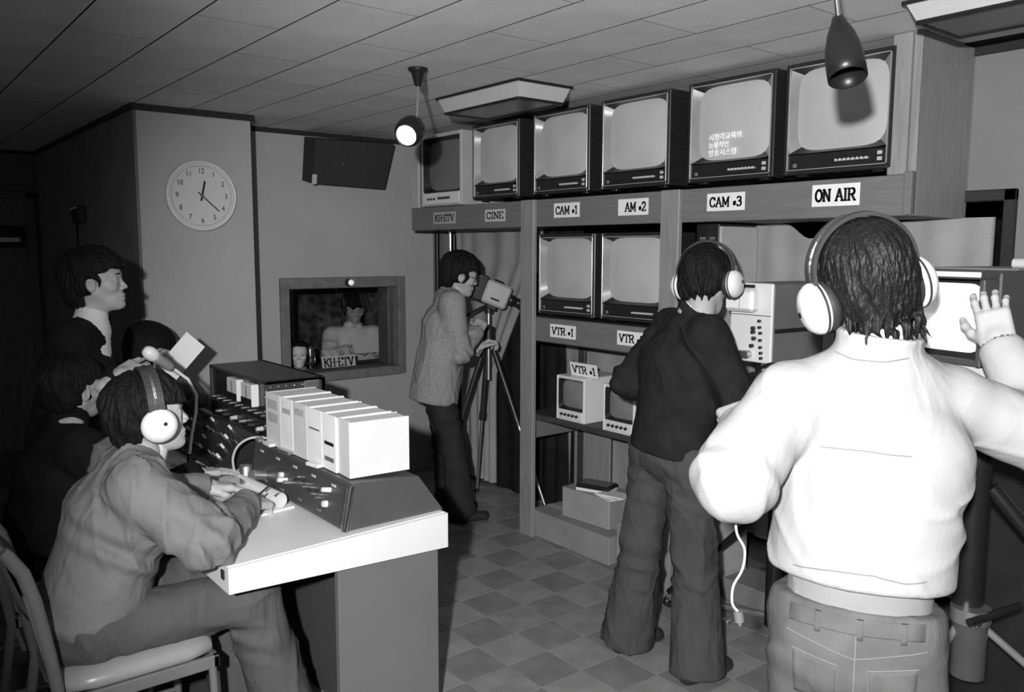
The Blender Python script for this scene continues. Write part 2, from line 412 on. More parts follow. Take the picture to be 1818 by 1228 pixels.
rp('post', m_woodv, XF - .03, XF - .002, 2.541, 2.652, 0, BZ1)
rp('fascia_beam', m_wood, XF, XF + .02, 2.56, 3.67, 1.143, 1.276)
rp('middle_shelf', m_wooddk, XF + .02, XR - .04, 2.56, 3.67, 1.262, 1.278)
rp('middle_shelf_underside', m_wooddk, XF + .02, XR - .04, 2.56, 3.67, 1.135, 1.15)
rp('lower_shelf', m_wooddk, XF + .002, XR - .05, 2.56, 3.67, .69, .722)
rp('shelf_bracket', m_wood, XF + .01, XR - .06, 3.655, 3.67, .56, .69)
rp('shelf_bracket', m_wood, XF + .01, XR - .06, 2.56, 2.575, .56, .69)
rp('rear_post', m_wooddk, XR - .04, XR - .022, 3.6, 3.66, 0, 1.26)
rp('rear_post', m_wooddk, XR - .04, XR - .022, 2.57, 2.63, 0, 1.26)

# ---------------------------------------------------------------- television sets
def screen_mesh(w, h, n=5.5, bulge=.02, barrel=.0):
    NR, NA = 7, 56; vs = [(-bulge, 0, 0)]; fs = []
    for i in range(1, NR + 1):
        r = i / NR
        for k in range(NA):
            t = 2 * PI * k / NA; c, s_ = math.cos(t), math.sin(t)
            q = (abs(c) ** n + abs(s_) ** n) ** (-1 / n)
            # even spread of angle along the rounded rectangle
            vs.append((-bulge * (1 - r * r), c * q * r * w / 2, s_ * q * r * h / 2))
    for k in range(NA): fs.append([0, 1 + (k + 1) % NA, 1 + k])
    for i in range(NR - 1):
        a = 1 + i * NA; b = a + NA
        for k in range(NA): fs.append([a + k, a + (k + 1) % NA, b + (k + 1) % NA, b + k])
    return vs, fs
def mask(mb, w0, h0, zc0, w1, h1, zc1, d0, d1, n=5.5, sides=None):
    """funnel between the rectangular frame opening and the rounded screen edge; sides picks left/right or top/bottom faces"""
    NA = 56; vs = []; fs = []
    for k in range(NA):
        t = 2 * PI * k / NA; c, s_ = math.cos(t), math.sin(t)
        q = (abs(c) ** 40 + abs(s_) ** 40) ** (-1 / 40.); vs.append((d0, c * q * w0 / 2, zc0 + s_ * q * h0 / 2))
    for k in range(NA):
        t = 2 * PI * k / NA; c, s_ = math.cos(t), math.sin(t)
        q = (abs(c) ** n + abs(s_) ** n) ** (-1 / n); vs.append((d1, c * q * w1 / 2, zc1 + s_ * q * h1 / 2))
    for k in range(NA):
        t = 2 * PI * (k + .5) / NA
        lr = abs(math.cos(t)) > abs(math.sin(t))
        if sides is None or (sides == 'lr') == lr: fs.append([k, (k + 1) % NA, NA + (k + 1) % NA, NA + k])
    mb.add(vs, fs, True); return mb
m_tvcab = mat('tv cabinet black', .020, .4, .4, .25, 9., stretch=(2, 2, 12))
m_tvtrim = mat('tv silver trim', .6, .3, .5, .05, 8., metal=.6)
m_tvmask = mat('tv grey side mask', .26, .3, .5, .12, 8.)
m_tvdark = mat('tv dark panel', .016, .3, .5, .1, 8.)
m_knob = mat('pale knob', .55, .4, .5, .1, 20.)
m_dknob = mat('black knob', .03, .4, .5, .1, 20.)
def scr(name, g): return mat(name, g, .22, .5, .10, 2.2)
SCR = [scr('screen glass a', .48), scr('screen glass b', .44), scr('screen glass c', .50)]
def tv_dark(label, group, sm):
    """front at x=0 facing -x, bottom at z=0, width along y"""
    W, H, D = .452, .437, .36
    t = thing('television_monitor', label, 'television', group=group)
    c = MB(); f = .017
    c.box(0, D * .55, -W / 2, -W / 2 + f, 0, H, .004); c.box(0, D * .55, W / 2 - f, W / 2, 0, H, .004)
    c.box(0, D * .55, -W / 2 + f, W / 2 - f, H - f, H, .004); c.box(0, D * .55, -W / 2 + f, W / 2 - f, 0, f, .004)
    c.box(D * .5, D, -W / 2 + .03, W / 2 - .03, .03, H - .04, .02)
    c.build('cabinet', m_tvcab, t)
    tr = MB(); a = f; e = .0035
    tr.box(-.003, .006, -W / 2 + a, -W / 2 + a + e, a, H - a, .0005); tr.box(-.003, .006, W / 2 - a - e, W / 2 - a, a, H - a, .0005)
    tr.box(-.003, .006, -W / 2 + a, W / 2 - a, H - a - e, H - a, .0005); tr.box(-.003, .006, -W / 2 + a, W / 2 - a, a, a + e, .0005)
    tr.build('trim_frame', m_tvtrim, t)
    ph = .062; zc0 = (a + ph + H - a) / 2; h0 = H - 2 * a - ph - .006; w0 = W - 2 * a - .006
    w1, h1, zc1 = .372, .318, zc0 + .004
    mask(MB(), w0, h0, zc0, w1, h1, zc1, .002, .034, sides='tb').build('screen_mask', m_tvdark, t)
    mask(MB(), w0, h0, zc0, w1, h1, zc1, .002, .034, sides='lr').build('side_mask', m_tvmask, t)  # side walls paler than the top and bottom of the funnel
    vs, fs = screen_mesh(w1 + .004, h1 + .004)
    MB(T(.034, 0, zc1)).add(vs, fs, True).build('screen', sm, t)
    p = MB().box(.004, .03, -W / 2 + a + .004, W / 2 - a - .004, a + .004, a + ph, .002).build('control_panel', m_tvdark, t)
    for k in range(8):
        y = -.01 - k * .0175
        MB().cyl((.004, y, a + .028), (-.009, y, a + .028), .0052, 8).build('knob', m_knob, p)
    for k in range(2):
        MB().box(-.002, .004, -.19 , -.172, a + .014 + k * .022, a + .028 + k * .022, .001).build('button', m_lgrey, p)
    MB().box(.001, .004, .165, .182, a + .012, a + .028, .001).build('badge', m_greyp, p)
    for y in (-.16, .16):
        MB().box(.03, .06, y - .02, y + .02, -.008, .002, .002).build('foot', m_blackp, t)
    return t
def tv_at(x, yc, z, rz=0): return T(x, yc, z) @ RZ(rz)
GT = 'black television monitors of the rack'
row = [('CINE', 3.955, SCR[0], 'black television monitor above the CINE sign in the top row'),
       ('CAM1', 3.385, SCR[2], 'black television monitor above the CAM #1 sign in the top row'),
       ('CAM2', 2.853, SCR[2], 'black television monitor above the AM #2 sign in the top row'),
       ('CAM3', 2.295, SCR[0], 'black television monitor showing lines of Korean writing above the CAM #3 sign'),
       ('ONAIR', 1.795, SCR[1], 'black television monitor above the ON AIR sign beside the wooden end panel')]
for nm, yc, sm, lb in row:
    t = tv_dark(lb, GT, sm); t.matrix_world = tv_at(XF - .006, yc, BZ1 + .026)
    if nm == 'CAM3':
        M = T(XF + .006, yc + .065, BZ1 + .185) @ Matrix(((0, 0, -1, 0), (-1, 0, 0, 0), (0, 1, 0, 0), (0, 0, 0, 1)))
        sc = [c for c in bpy.data.objects if c.parent == t and c.name.startswith('screen') and 'mask' not in c.name][0]
        mt = mat('bright screen writing', .85, .4, .2, .02, 5., emit=.55)
        for i, (tx, yy, sz) in enumerate((('시청각교육의', .030, .032), ('능률적인', -.004, .030), ('방송시스템', -.038, .033))):
            me = text_mesh(tx, sz, T(-.05, yy, .002 + abs(yy) * .0), align='LEFT'); me.transform(M)
            WM[sc.name] = Matrix(); oo = bpy.data.objects.new('screen_text', me); COL.objects.link(oo); me.materials.clear(); me.materials.append(mt)
            me.transform(t.matrix_world.inverted()); oo.parent = sc
    if nm == 'ONAIR':
        pass
for yc, sm, lb in ((3.335, SCR[1], 'black television monitor on the middle shelf beside the near wooden post, above VTR #1'),
                   (2.845, SCR[0], 'black television monitor on the middle shelf behind the dark-sweatered camera operator')):
    t = tv_dark(lb, GT, sm); t.matrix_world = tv_at(XF - .006, yc, 1.278 + .022)

# pale set at the far end of the top row
t = thing('television_monitor', 'pale grey television monitor with dark screen at the far end of the top row', 'television', (XF, 4.47, BZ1))
W, H = .46, .455; yc = 4.505; z0 = BZ1 + .002; x0 = XF - .02
c = MB(); f = .024
for b in ((-W/2, -W/2 + f, 0, H), (W/2 - f, W/2, 0, H), (-W/2 + f, W/2 - f, H - f, H), (-W/2 + f, W/2 - f, 0, .012)):
    c.box(x0, x0 + .34, yc + b[0], yc + b[1], z0 + b[2], z0 + b[3], .004)
c.build('cabinet', m_lgrey, t)
pn = MB().box(x0 - .002, x0 + .03, yc - W/2 + f, yc + W/2 - f, z0 + .012, z0 + .085, .003).build('control_panel', m_white, t)
mb = MB(T(x0, yc, z0)); mask(mb, W - 2 * f, H - f - .085, (H - f + .085) / 2, .385, .31, (H - f + .085) / 2, .002, .045); mb.build('screen_mask', m_tvdark, t)
vs, fs = screen_mesh(.387, .312); MB(T(x0 + .045, yc, z0 + (H - f + .085) / 2)).add(vs, fs, True).build('screen', scr('dark screen glass', .16), t)
for k in range(7): MB().box(x0 - .01, x0, yc + .02 - k * .02 - .006, yc + .02 - k * .02 + .006, z0 + .04, z0 + .056, .002).build('key', m_dknob, pn)
for k in range(3): MB().cyl((x0, yc + .14 - k * .035, z0 + .045), (x0 - .01, yc + .14 - k * .035, z0 + .045), .008, 10).build('knob', m_dknob, pn)

# two small white monitors on the lower shelf
def small_tv(label, M):
    W, H, D = .225, .245, .30
    t = thing('portable_monitor', label, 'television', group='small white monitors on the lower shelf')
    c = MB(); f = .016
    for b in ((-W/2, -W/2 + f, 0, H), (W/2 - f, W/2, 0, H), (-W/2 + f, W/2 - f, H - f, H), (-W/2 + f, W/2 - f, 0, .01)):
        c.box(0, D, b[0], b[1], b[2], b[3], .004)
    c.box(.1, D - .005, -W/2 + f, W/2 - f, .01, H - f, .002)
    c.build('cabinet', m_white, t)
    pn = MB().box(-.003, .02, -W/2 + f, W/2 - f, .01, .06, .003).build('control_panel', m_white, t)
    mb = MB(); mask(mb, W - 2 * f, H - f - .06, (H - f + .06) / 2, .175, .145, (H - f + .06) / 2, .002, .03); mb.build('screen_mask', m_tvdark, t)
    vs, fs = screen_mesh(.177, .147, bulge=.012); MB(T(.03, 0, (H - f + .06) / 2)).add(vs, fs, True).build('screen', scr('small screen glass', .22), t)
    for k in range(5): MB().cyl((-.002, .06 - k * .03, .035), (-.014, .06 - k * .03, .035), .008, 10).build('knob', m_dknob, pn)
    t.matrix_world = M; return t
small_tv('small white monitor with a VTR #1 card on top, nearer the wooden post', tv_at(XF + .012, 3.305, .722))
small_tv('small white monitor partly hidden behind the dark sweater', tv_at(XF + .0, 2.93, .722))

# ---------------------------------------------------------------- lettered cards
def sign(text, y0, y1, z0, z1, label, m=m_paper, x=XF - .001, name='lettered_sign', hgt=None, tilt=0., rot=0., wid=.0085):
    w_, h_ = abs(y1 - y0), z1 - z0; yc, zc = (y0 + y1) / 2, (z0 + z1) / 2
    M = T(x, yc, zc) @ RY(tilt) @ RX(rot) @ Matrix(((0, 0, -1, 0), (-1, 0, 0, 0), (0, 1, 0, 0), (0, 0, 0, 1)))
    t = thing(name, label, 'sign', (x, yc, z0), group='lettered cards of the studio')
    MB(M).box(-w_ / 2, w_ / 2, -h_ / 2, h_ / 2, 0, .003, .0005).build('card', m, t)
    mb = letters(text, hgt or h_ * .52, wid, fit=w_ * .86)
    mb.v = [M @ (v + Vector((0, 0, .0032))) for v in mb.v]
    mb.build('lettering', m_ink, t, fix=False)
    return t
sign('KH-ETV', 4.617, 4.365, 1.815, 1.89, 'grey card with dark station initials on the fascia below the pale monitor', m_paperg)
sign('CINE', 4.055, 3.86, 1.817, 1.888, 'white card lettered CINE on the rack fascia', mat('off-white card', .55, .7, .2, .05, 10.))
sign('CAM #1', 3.432, 3.231, 1.823, 1.90, 'white card lettered CAM #1 on the fascia, first right of the near post')
sign('_AM #2', 2.951, 2.752, 1.82, 1.90, 'white card lettered AM #2 with a blank first letter on the rack fascia')
sign('CAM #3', 2.403, 2.203, 1.823, 1.90, 'white card lettered CAM #3 on the fascia, left neighbour of ON AIR')
sign('ON AIR', 1.885, 1.685, 1.823, 1.908, 'white card lettered ON AIR on the rack fascia near the end panel', wid=.010)
sign('VTR #1', 3.456, 3.25, 1.175, 1.247, 'white card lettered VTR #1 on the middle fascia of the rack')
sign('VTR #2', 2.943, 2.745, 1.178, 1.25, 'white card lettered VTR on the middle fascia, half hidden by the dark sweater')
sign('VTR #1', 3.352, 3.142, .968, 1.045, 'white card lettered VTR #1 standing on the small white monitor', x=XF + .06, tilt=-12)
sign('VTR #2', 2.985, 2.785, .968, 1.045, 'white card lettered VTR standing on the half hidden small monitor', x=XF + .05, tilt=-12)

# ---------------------------------------------------------------- clock
ck = thing('wall_clock', 'round white wall clock with black numerals on the pale column', 'clock', (1.618, YC, 1.95))
MC = T(1.618, YC - .001, 1.95) @ RX(90)
MB(MC).lathe([(.001, 0), (.19, 0), (.197, .006), (.198, .03), (.193, .040), (.186, .042), (.182, .036)], 64).build('rim', m_white, ck)
MB(MC).lathe([(.184, .028), (.0005, .028)], 64).build('dial', mat('clock dial', .62, .5, .3, .03, 4.), ck)
MB(MC).lathe([(.166, .0286), (.168, .0286)], 64).build('minute_ring', m_greyp, ck)
for k in range(12):
    a = PI / 2 - (k + 1) * PI / 6
    me = text_mesh(str(k + 1), .042, MC @ T(.138 * math.cos(a), .138 * math.sin(a), .029) @ Matrix.Diagonal((.85, 1, 1, 1)))
    obj('numeral', me, m_ink, ck); me.materials.clear(); me.materials.append(m_ink)
def hand(ang, l, w_, back, z, nm):
    M = MC @ Matrix.Rotation(-ang, 4, 'Z') @ T(0, 0, z)
    MB(M).box(-w_ / 2, w_ / 2, -back, l, 0, .002, .0004).build(nm, m_ink, ck)
hand(R_(12.5), .085, .010, .03, .031, 'hour_hand'); hand(R_(132), .125, .006, .03, .034, 'minute_hand')
MB(MC).lathe([(.009, .03), (.009, .038), (.001, .039)], 16).build('hub', m_greyp, ck)

# ---------------------------------------------------------------- loudspeaker hung in the corner
sp = thing('loudspeaker', 'dark box loudspeaker tilted down high on the back wall', 'loudspeaker', (2.7, YB, 2.1))
M = T(2.715, YB - .115, 2.235) @ RX(10) @ RZ(-2)
mb = MB(M); mb.prism([(-.285, -.145), (.235, -.155), (.285, .15), (-.285, .14)], 1, -.10, .08); mb.build('cabinet', mat('speaker cloth', .035, .7, .2, .2, 90.), sp)
MB(M).box(-.295, -.262, -.112, -.098, -.15, -.085, .004).build('badge', m_lgrey, sp)
MB(M).sphere((-.08, -.102, -.01), .006).build('screw', m_chrome, sp)
MB(T(2.70, YB - .03, 2.3)).box(-.03, .03, -.02, .03, -.05, .06).build('wall_bracket', m_blackm, sp)

# ---------------------------------------------------------------- ceiling spot lamps
def spot_lamp(label, mount, pivot, aim, s=1., lit=False, stem=None):
    t = thing('ceiling_spotlight', label, 'lamp', mount, group='ceiling spot lamps')
    mt = Vector(mount); pv = Vector(pivot)
    MB(T(*mt)).lathe([(.001, 0), (.045 * s, 0), (.045 * s, -.008), (.03 * s, -.02), (.016 * s, -.07), (.012 * s, -.075)], 20).build('ceiling_rose', m_blackm, t)
    p0 = mt + Vector((0, 0, -.07 * s)); mid = (p0 + pv) / 2 + (stem or Vector((.0, 0, 0)))
    MB().tube([p0, mid, pv], .0075 * s, 10).build('stem', m_chrome, t)
    d_ = (Vector(aim) - pv).normalized(); M = frame(pv, d_, (0, 0, 1) if abs(d_.z) < .95 else (1, 0, 0)) @ RY(90)
    # profile runs along +z = aim
    L_ = .175 * s; ro = (.049 if lit else .0535) * s; rm = (.064 if lit else .053) * s
    sh = MB(M); sh.lathe([(.001, -.03 * s), (.016 * s, -.028 * s), (.024 * s, -.005 * s), (.038 * s, .03 * s), (rm * .9, .07 * s), (rm, .11 * s), (rm * .97 if lit else rm * 1.01, .14 * s), (ro, L_), (ro - .003, L_), (ro * .95, .13 * s), (ro * .7, .06 * s)], 28)
    sh.build('shade', m_blackm, t)
    if lit:
        MB(M).lathe([(.0005, L_ - .004), (ro * .6, L_ - .006), (ro - .004, L_ - .012)], 28).build('bulb_face', mat('lit bulb', .9, .3, .2, .02, 5., emit=14), t)
        l = bpy.data.lights.new('spotlight_bulb', 'SPOT'); l.energy = 6; l.spot_size = R_(75); l.spot_blend = .6; l.shadow_soft_size = .05
        lo = bpy.data.objects.new('bulb_light', l); COL.objects.link(lo); lo.parent = t
        lo.matrix_world = t.matrix_world.inverted() @ (M @ T(0, 0, L_ + .005) @ RX(180))
    else:
        MB(M).lathe([(.0005, L_ - .05 * s), (.03 * s, L_ - .055 * s), (.044 * s, L_ - .07 * s)], 28).build('bulb_face', mat('unlit bulb', .08, .8, .1), t)
    return t
pv = at(740, 218, 3.62)
spot_lamp('lit black cone spot lamp under the ceiling near the loudspeaker', (at(742, 161, 3.62).x, at(742, 161, 3.62).y, CEIL - .001), pv, at(708, 256, 3.40), .96, True)
pv = at(1490, 46, 2.02)
t = spot_lamp('unlit black cone spot lamp hanging in front of the ON AIR monitor', (pv.x - .02, pv.y + .02, CEIL - .001), pv, at(1507, 150, 1.97), .84)

# ---------------------------------------------------------------- ceiling light boxes
def ceil_box(label, x0, x1, y0, y1, drop=.07):
    t = thing('ceiling_light', label, 'ceiling light', ((x0 + x1) / 2, (y0 + y1) / 2, CEIL), group='ceiling light boxes')
    MB().box(x0, x1, y0, y1, CEIL - .012, CEIL - .0005, .002).build('flange', m_blackm, t)
    e = .035; mb = MB()
    a = [(x0 + .012, y0 + .012), (x1 - .012, y0 + .012), (x1 - .012, y1 - .012), (x0 + .012, y1 - .012)]
    b = [(x0 + e, y0 + e), (x1 - e, y0 + e), (x1 - e, y1 - e), (x0 + e, y1 - e)]
    vs = [(p[0], p[1], CEIL - .012) for p in a] + [(p[0], p[1], CEIL - drop) for p in b]
    mb.add(vs, [[i, (i + 1) % 4, 4 + (i + 1) % 4, 4 + i] for i in range(4)]); mb.build('pan', mat('light box pan', .45, .5, .4, .05, 4.), t)
    r = MB(); z0, z1 = CEIL - drop - .012, CEIL - drop
    xa, xb, ya, yb = x0 + e, x1 - e, y0 + e, y1 - e
    r.box(xa - .004, xa + .01, ya, yb, z0, z1, .002); r.box(xb - .01, xb + .004, ya, yb, z0, z1, .002); r.box(xa, xb, ya - .004, ya + .01, z0, z1, .002); r.box(xa, xb, yb - .01, yb + .004, z0, z1, .002)
    r.build('lower_rim', m_blackm, t)
    MB().box(xa + .01, xb - .01, ya + .01, yb - .01, z1 - .006, z1, .001).build('diffuser', mat('grey diffuser', .18, .35, .5, .1, 3.), t)
ceil_box('pale ceiling light box with dark rim in front of the CAM #1 monitor', 2.455, 2.80, 3.04, 3.72, .075)
ceil_box('ceiling light box cut off by the top right corner of the picture', 2.66, 3.02, .66, 1.375, .06)
def smooth_path(P, n=6):
    P = [Vector(q) for q in P]; out = []
    for i in range(len(P) - 1):
        a, b, c, d = P[max(i - 1, 0)], P[i], P[i + 1], P[min(i + 2, len(P) - 1)]
        for k in range(n):
            t = k / n; out.append(.5 * ((2 * b) + (c - a) * t + (2 * a - 5 * b + 4 * c - d) * t * t + (3 * b - a - 3 * c + d) * t ** 3))
    return out + [P[-1]]
# ================================================================ curtains and gear behind the rack
def curtain(name, label, top, bot, x, folds=9, amp=.018, z_top=None, nseg=70, nz=14, m=m_curt, sag=None, edge=None):
    """hanging cloth between a top edge (y0,y1,z) and a bottom edge (y0,y1,z); thickness is real"""
    vs = []; fs = []
    for s_ in (0, 1):
        for j in range(nz + 1):
            t = j / nz
            for i in range(nseg + 1):
                u = i / nseg
                ya = top[0] + (top[1] - top[0]) * u; yb = bot[0] + (bot[1] - bot[0]) * u
                k = edge(u, t) if edge else t
                y = ya + (yb - ya) * k
                zt = top[2] - (sag(u) if sag else 0)
                z = zt + (bot[2] - zt) * t
                xx = x + amp * (.5 + .5 * t) * math.sin(u * folds * 2 * PI + 1.3 * math.sin(u * 7 + t)) + .4 * amp * math.sin(u * folds * 3.7 + 2 * t) + s_ * .003
                vs.append((xx, y, z))
    n = (nseg + 1) * (nz + 1)
    for s_ in (0, 1):
        for j in range(nz):
            for i in range(nseg):
                a = s_ * n + j * (nseg + 1) + i; q = [a, a + 1, a + nseg + 2, a + nseg + 1]
                fs.append(q if s_ == 0 else q[::-1])
    for j in range(nz):
        for i in (0, nseg):
            a = j * (nseg + 1) + i; fs.append([a, a + nseg + 1, n + a + nseg + 1, n + a])
    return tag(MB().add(vs, fs, True).build(name, m, fix=False), label, 'curtain')
curtain('curtain', 'pale curtain pulled aside behind the man at the cine camera', (4.98, 4.02, 1.84), (4.93, 4.52, .03), 3.452, 5, .014,
        edge=lambda u, t: min(1., max(0., (t - .16) / .42)) ** .8 if u > .3 else min(1., t * 1.4))
curtain('black_drape', 'black drape beside the pale curtain behind the tripod', (4.6, 3.70, 1.84), (4.6, 3.70, .0), 3.50, 6, .012, m=m_blackcl)
curtain('curtain', 'pale cloth hung behind the small white monitors', (3.84, 2.67, 1.12), (3.80, 2.67, .05), 3.49, 6, .008)
curtain('curtain', 'pale curtain with sagging top edge behind the camera operators', (2.44, 1.365, 1.80), (2.44, 1.365, .25), 3.44, 6, .010,
        sag=lambda u: .075 * math.exp(-((u - .28) / .08) ** 2) + .04 * math.exp(-((u - .55) / .1) ** 2) + .02)
tag(MB().box(3.33, 3.345, 3.28, 3.50, .0, .66, .002).build('plywood_board', m_woodv), 'plywood board standing upright behind the cardboard boxes', 'board')
t = thing('equipment_cabinet', 'black slotted equipment cabinet behind the wooden post under the fascia', 'cabinet', (3.25, 2.47, 0))
MB().box(3.12, 3.40, 2.405, 2.535, 0, 1.772, .004).build('cabinet_body', m_blackp, t)
MB().box(3.122, 3.40, 2.393, 2.4045, .0, 1.76, .002).build('side_panel', m_lgrey, t)
for k in range(6):
    for j in range(2): MB().box(3.115, 3.1205, 2.425 + j * .055, 2.455 + j * .055, 1.70 - k * .12, 1.712 - k * .12, .001).build('slot', m_greyp, t)
t = thing('corner_pipe', 'shiny vertical pipe in the room corner beside the curtain', 'pipe', (3.44, 5.10, 0))
MB().cyl((3.435, 5.02, 0), (3.435, 5.02, 1.83), .014).build('pipe', m_chrome, t)
t = thing('corner_pipe', 'thin dark vertical conduit in the room corner nearest the back wall', 'pipe', (3.44, 5.2, 0))
MB().cyl((3.44, 5.20, 0), (3.44, 5.20, 2.2), .018).build('pipe', m_blackm, t)

# boxes and odds and ends under the lower shelf
m_card = mat('cardboard', .27, .8, .15, .1, 5., bump=.05, bscale=30)
m_card2 = mat('pale cardboard', .32, .8, .15, .1, 5., bump=.05, bscale=30)
def carton(label, x0, x1, y0, y1, z0, z1, m, rz=0):
    c = Vector(((x0 + x1) / 2, (y0 + y1) / 2, z0)); M = T(*c) @ RZ(rz)
    t = thing('cardboard_box', label, 'box', M=M, group='cardboard boxes under the rack')
    hx, hy, h = (x1 - x0) / 2, (y1 - y0) / 2, z1 - z0
    MB(M).box(-hx, hx, -hy, hy, 0, h - .004, .004).build('box_body', m, t)
    MB(M).box(-hx, -.0015, -hy, hy, h - .004, h, .001).build('flap', m, t); MB(M).box(.0015, hx, -hy, hy, h - .004, h, .001).build('flap', m, t)
    MB(M).box(-.02, .02, -hy - .0008, hy + .0008, h, h + .0008, .0002).build('tape', m_paperg, t)
    return t
carton('long low cardboard box on the floor at the foot of the wooden post', 3.035, 3.31, 2.985, 3.62, 0, .155, m_card)
carton('cardboard box stacked on the long low box under the shelf', 3.10, 3.32, 3.07, 3.42, .156, .325, m_card2, 4)
carton('cardboard box beside the dark trousers under the shelf', 3.07, 3.36, 2.66, 2.965, 0, .235, m_card2, -5)
t = thing('tape_case', 'dark video tape case lying on the stacked cardboard box', 'tape', M=T(3.19, 3.24, .326) @ RZ(20))
M = T(3.19, 3.24, .326) @ RZ(20)
MB(M).box(-.06, .06, -.1, .1, .0, .016, .003).build('case_base', m_paper, t); MB(M).box(-.058, .058, -.098, .098, .016, .04, .003).build('case_lid', m_blackp, t)
MB(M).box(-.04, .04, -.085, .085, .04, .041, .0003).build('case_label', m_greyp, t)
for k in range(3):
    M = T(3.15 + .01 * k, 3.10 - .01 * k, .3262 + k * .006) @ RZ(-15 + 14 * k)
    tag(MB(M).box(-.05, .05, -.08, .08, 0, .0055, .001).build('booklet', m_paper), ('lowest', 'middle', 'topmost')[k] + ' white booklet of the loose pile beside the tape case', 'booklet', 'booklets on the box')
pts = []
for k in range(90):
    a = k * .42; r = .07 + .012 * math.sin(k * .7)
    pts.append((3.2 + r * math.cos(a), 2.81 + 1.2 * r * math.sin(a), .2435 + .0006 * k + .003 * math.sin(k * 1.7)))
tag(MB().tube(pts, .0045, 6).build('cable_coil', m_blackp), 'tangled coil of dark cable on the box beside the trousers', 'cable')

# ================================================================ control desk
DZ = .765
dk = thing('control_desk', 'long white-edged control desk with grey end panel', 'desk', (1.2, 3.2, 0))
m_desktop = mat('desk laminate', .74, .35, .5, .08, 3.)
DY0, DY1 = 2.30, 4.06
MB().prism([(.80, .665), (1.557, .637), (1.557, .757), (.80, .742)], 1, DY0, DY1).build('desk_slab', m_white, dk)
MB().prism([(.806, .7422), (1.551, .7572), (1.551, .7602), (.806, .7452)], 1, DY0 + .012, DY1 - .01).build('desk_top', m_desktop, dk)
MB().box(1.158, 1.537, DY0 + .03, DY0 + .058, 0, .637, .003).build('end_panel', mat('desk end panel', .135, .5, .4, .06, 3.), dk)
MB().box(1.158, 1.537, DY1 - .06, DY1 - .03, 0, .637, .003).build('end_panel', MATS['desk end panel'], dk)
MB().box(1.30, 1.32, DY0 + .058, DY1 - .06, 0, .637, .003).build('modesty_panel', mat('desk modesty panel', .07, .6, .3, .1, 3.), dk)
MB().box(.795, .8005, DY0 + .03, DY0 + .05, .70, .728, .001).build('latch', m_blackp, dk)
for k in range(2): MB().box(.7985, .8005, DY0 + .62 + k * .6, DY0 + .63 + k * .6, .67, .738, .001).build('front_joint', m_greyp, dk)

# switch cabinet on the near half of the desk
m_cab = mat('console enamel dark', .075, .42, .45, .1, 6.)
cb = thing('switch_console', 'dark sloping switch console under the row of binders', 'console', (1.35, 2.7, DZ))
CY0, CY1 = 2.335, 3.12
MB().prism([(1.185, .7615), (1.56, .7615), (1.462, .895), (1.214, .912)], 1, CY0, CY1).build('console_body', m_cab, cb)
fp = MB(); fp.add([(1.1825, CY0 + .03, .772), (1.1825, CY1 - .01, .772), (1.2085, CY1 - .01, .902), (1.2085, CY0 + .03, .902)], [[0, 1, 2, 3]])
fp.build('switch_panel', mat('switch panel', .055, .4, .45, .12, 6.), cb)
MB().tube([(1.183, CY0 - .002, .763), (1.21, CY0 - .002, .905)], .0105, 12).build('chrome_edge', m_chrome, cb)
rnd = random.Random(3)
def on_panel(y, u):  # point on the front panel, u 0..1 up
    return Vector((1.182 + .026 * u, y, .772 + .13 * u))
nrm = Vector((-.98, 0, .19))
for y, u, r, l, m in ((2.46, .72, .009, .03, m_white), (2.47, .35, .012, .014, m_white), (2.83, .50, .011, .014, m_white), (2.79, .42, .010, .035, m_white), (2.75, .42, .008, .03, m_alu)):
    p = on_panel(y, u); MB().cyl(p, p + nrm * l, r, 12, r * .85).build('switch_knob', m, cb)
for k in range(12):
    p = on_panel(2.70 - k * .018, .58 - .016 * k + (.12 if k % 2 else 0)); MB().cyl(p, p + nrm * .016, .0042, 8).build('toggle', m_alu if k % 3 else m_blackp, cb)
for k in range(9):
    p = on_panel(2.44 + k * .075, .12 if k % 2 else .86); MB().box(p.x - .003, p.x + .003, p.y - .014, p.y + .014, p.z - .004, p.z + .004, .001).build('label_strip', m_greyp if k % 2 else m_lgrey, cb)
MB().cyl(on_panel(2.98, .25) + nrm * .0, on_panel(2.98, .25) + nrm * .05, .02, 16).build('key_switch', m_alu, cb)
# small metal can beside the script
t = tag(MB(T(1.150, 3.07, .7540)).lathe([(.0005, 0), (.023, 0), (.024, .004), (.024, .075), (.021, .078), (.0005, .078)], 20).build('metal_can', m_alu), 'small shiny metal can standing against the switch console', 'can')

# binders standing on the console
m_pages = mat('bundled paper edge', .74, .7, .2, .06, 60., stretch=(1, 30, 1))
m_cover = mat('binder cover', .66, .6, .3, .07, 6.)
def binder(label, y0, y1, x0, x1, z0, h, tilt, m, lean=0., spine=None):
    M = T((x0 + x1) / 2, (y0 + y1) / 2, z0) @ RZ(tilt) @ RX(lean)
    t = thing('ring_binder', label, 'binder', M=M, group='white binders on the switch console')
    hx, hy = (x1 - x0) / 2, (y1 - y0) / 2
    MB(M).box(-hx + .004, hx - .006, -hy + .003, hy - .003, .004, h - .006, .002).build('pages', m_pages, t)
    c = MB(M); c.box(-hx, hx, -hy, -hy + .003, 0, h - .004, .001); c.box(-hx, hx, hy - .003, hy, 0, h - .004, .001); c.box(-hx - .001, -hx + .003, -hy, hy, 0, h, .001)
    c.build('cover', m, t)
    if spine:
        for (za, zb, mm) in spine: MB(M).box(-hx - .002, -hx, -hy * .7, hy * .7, za, zb, .0004).build('spine_label', mm, t)
    return t
z0 = .914
binder('thick white binder nearest the camera with a broad plain cover', 2.372, 2.462, 1.235, 1.45, z0, .188, -4, m_cover, 0)
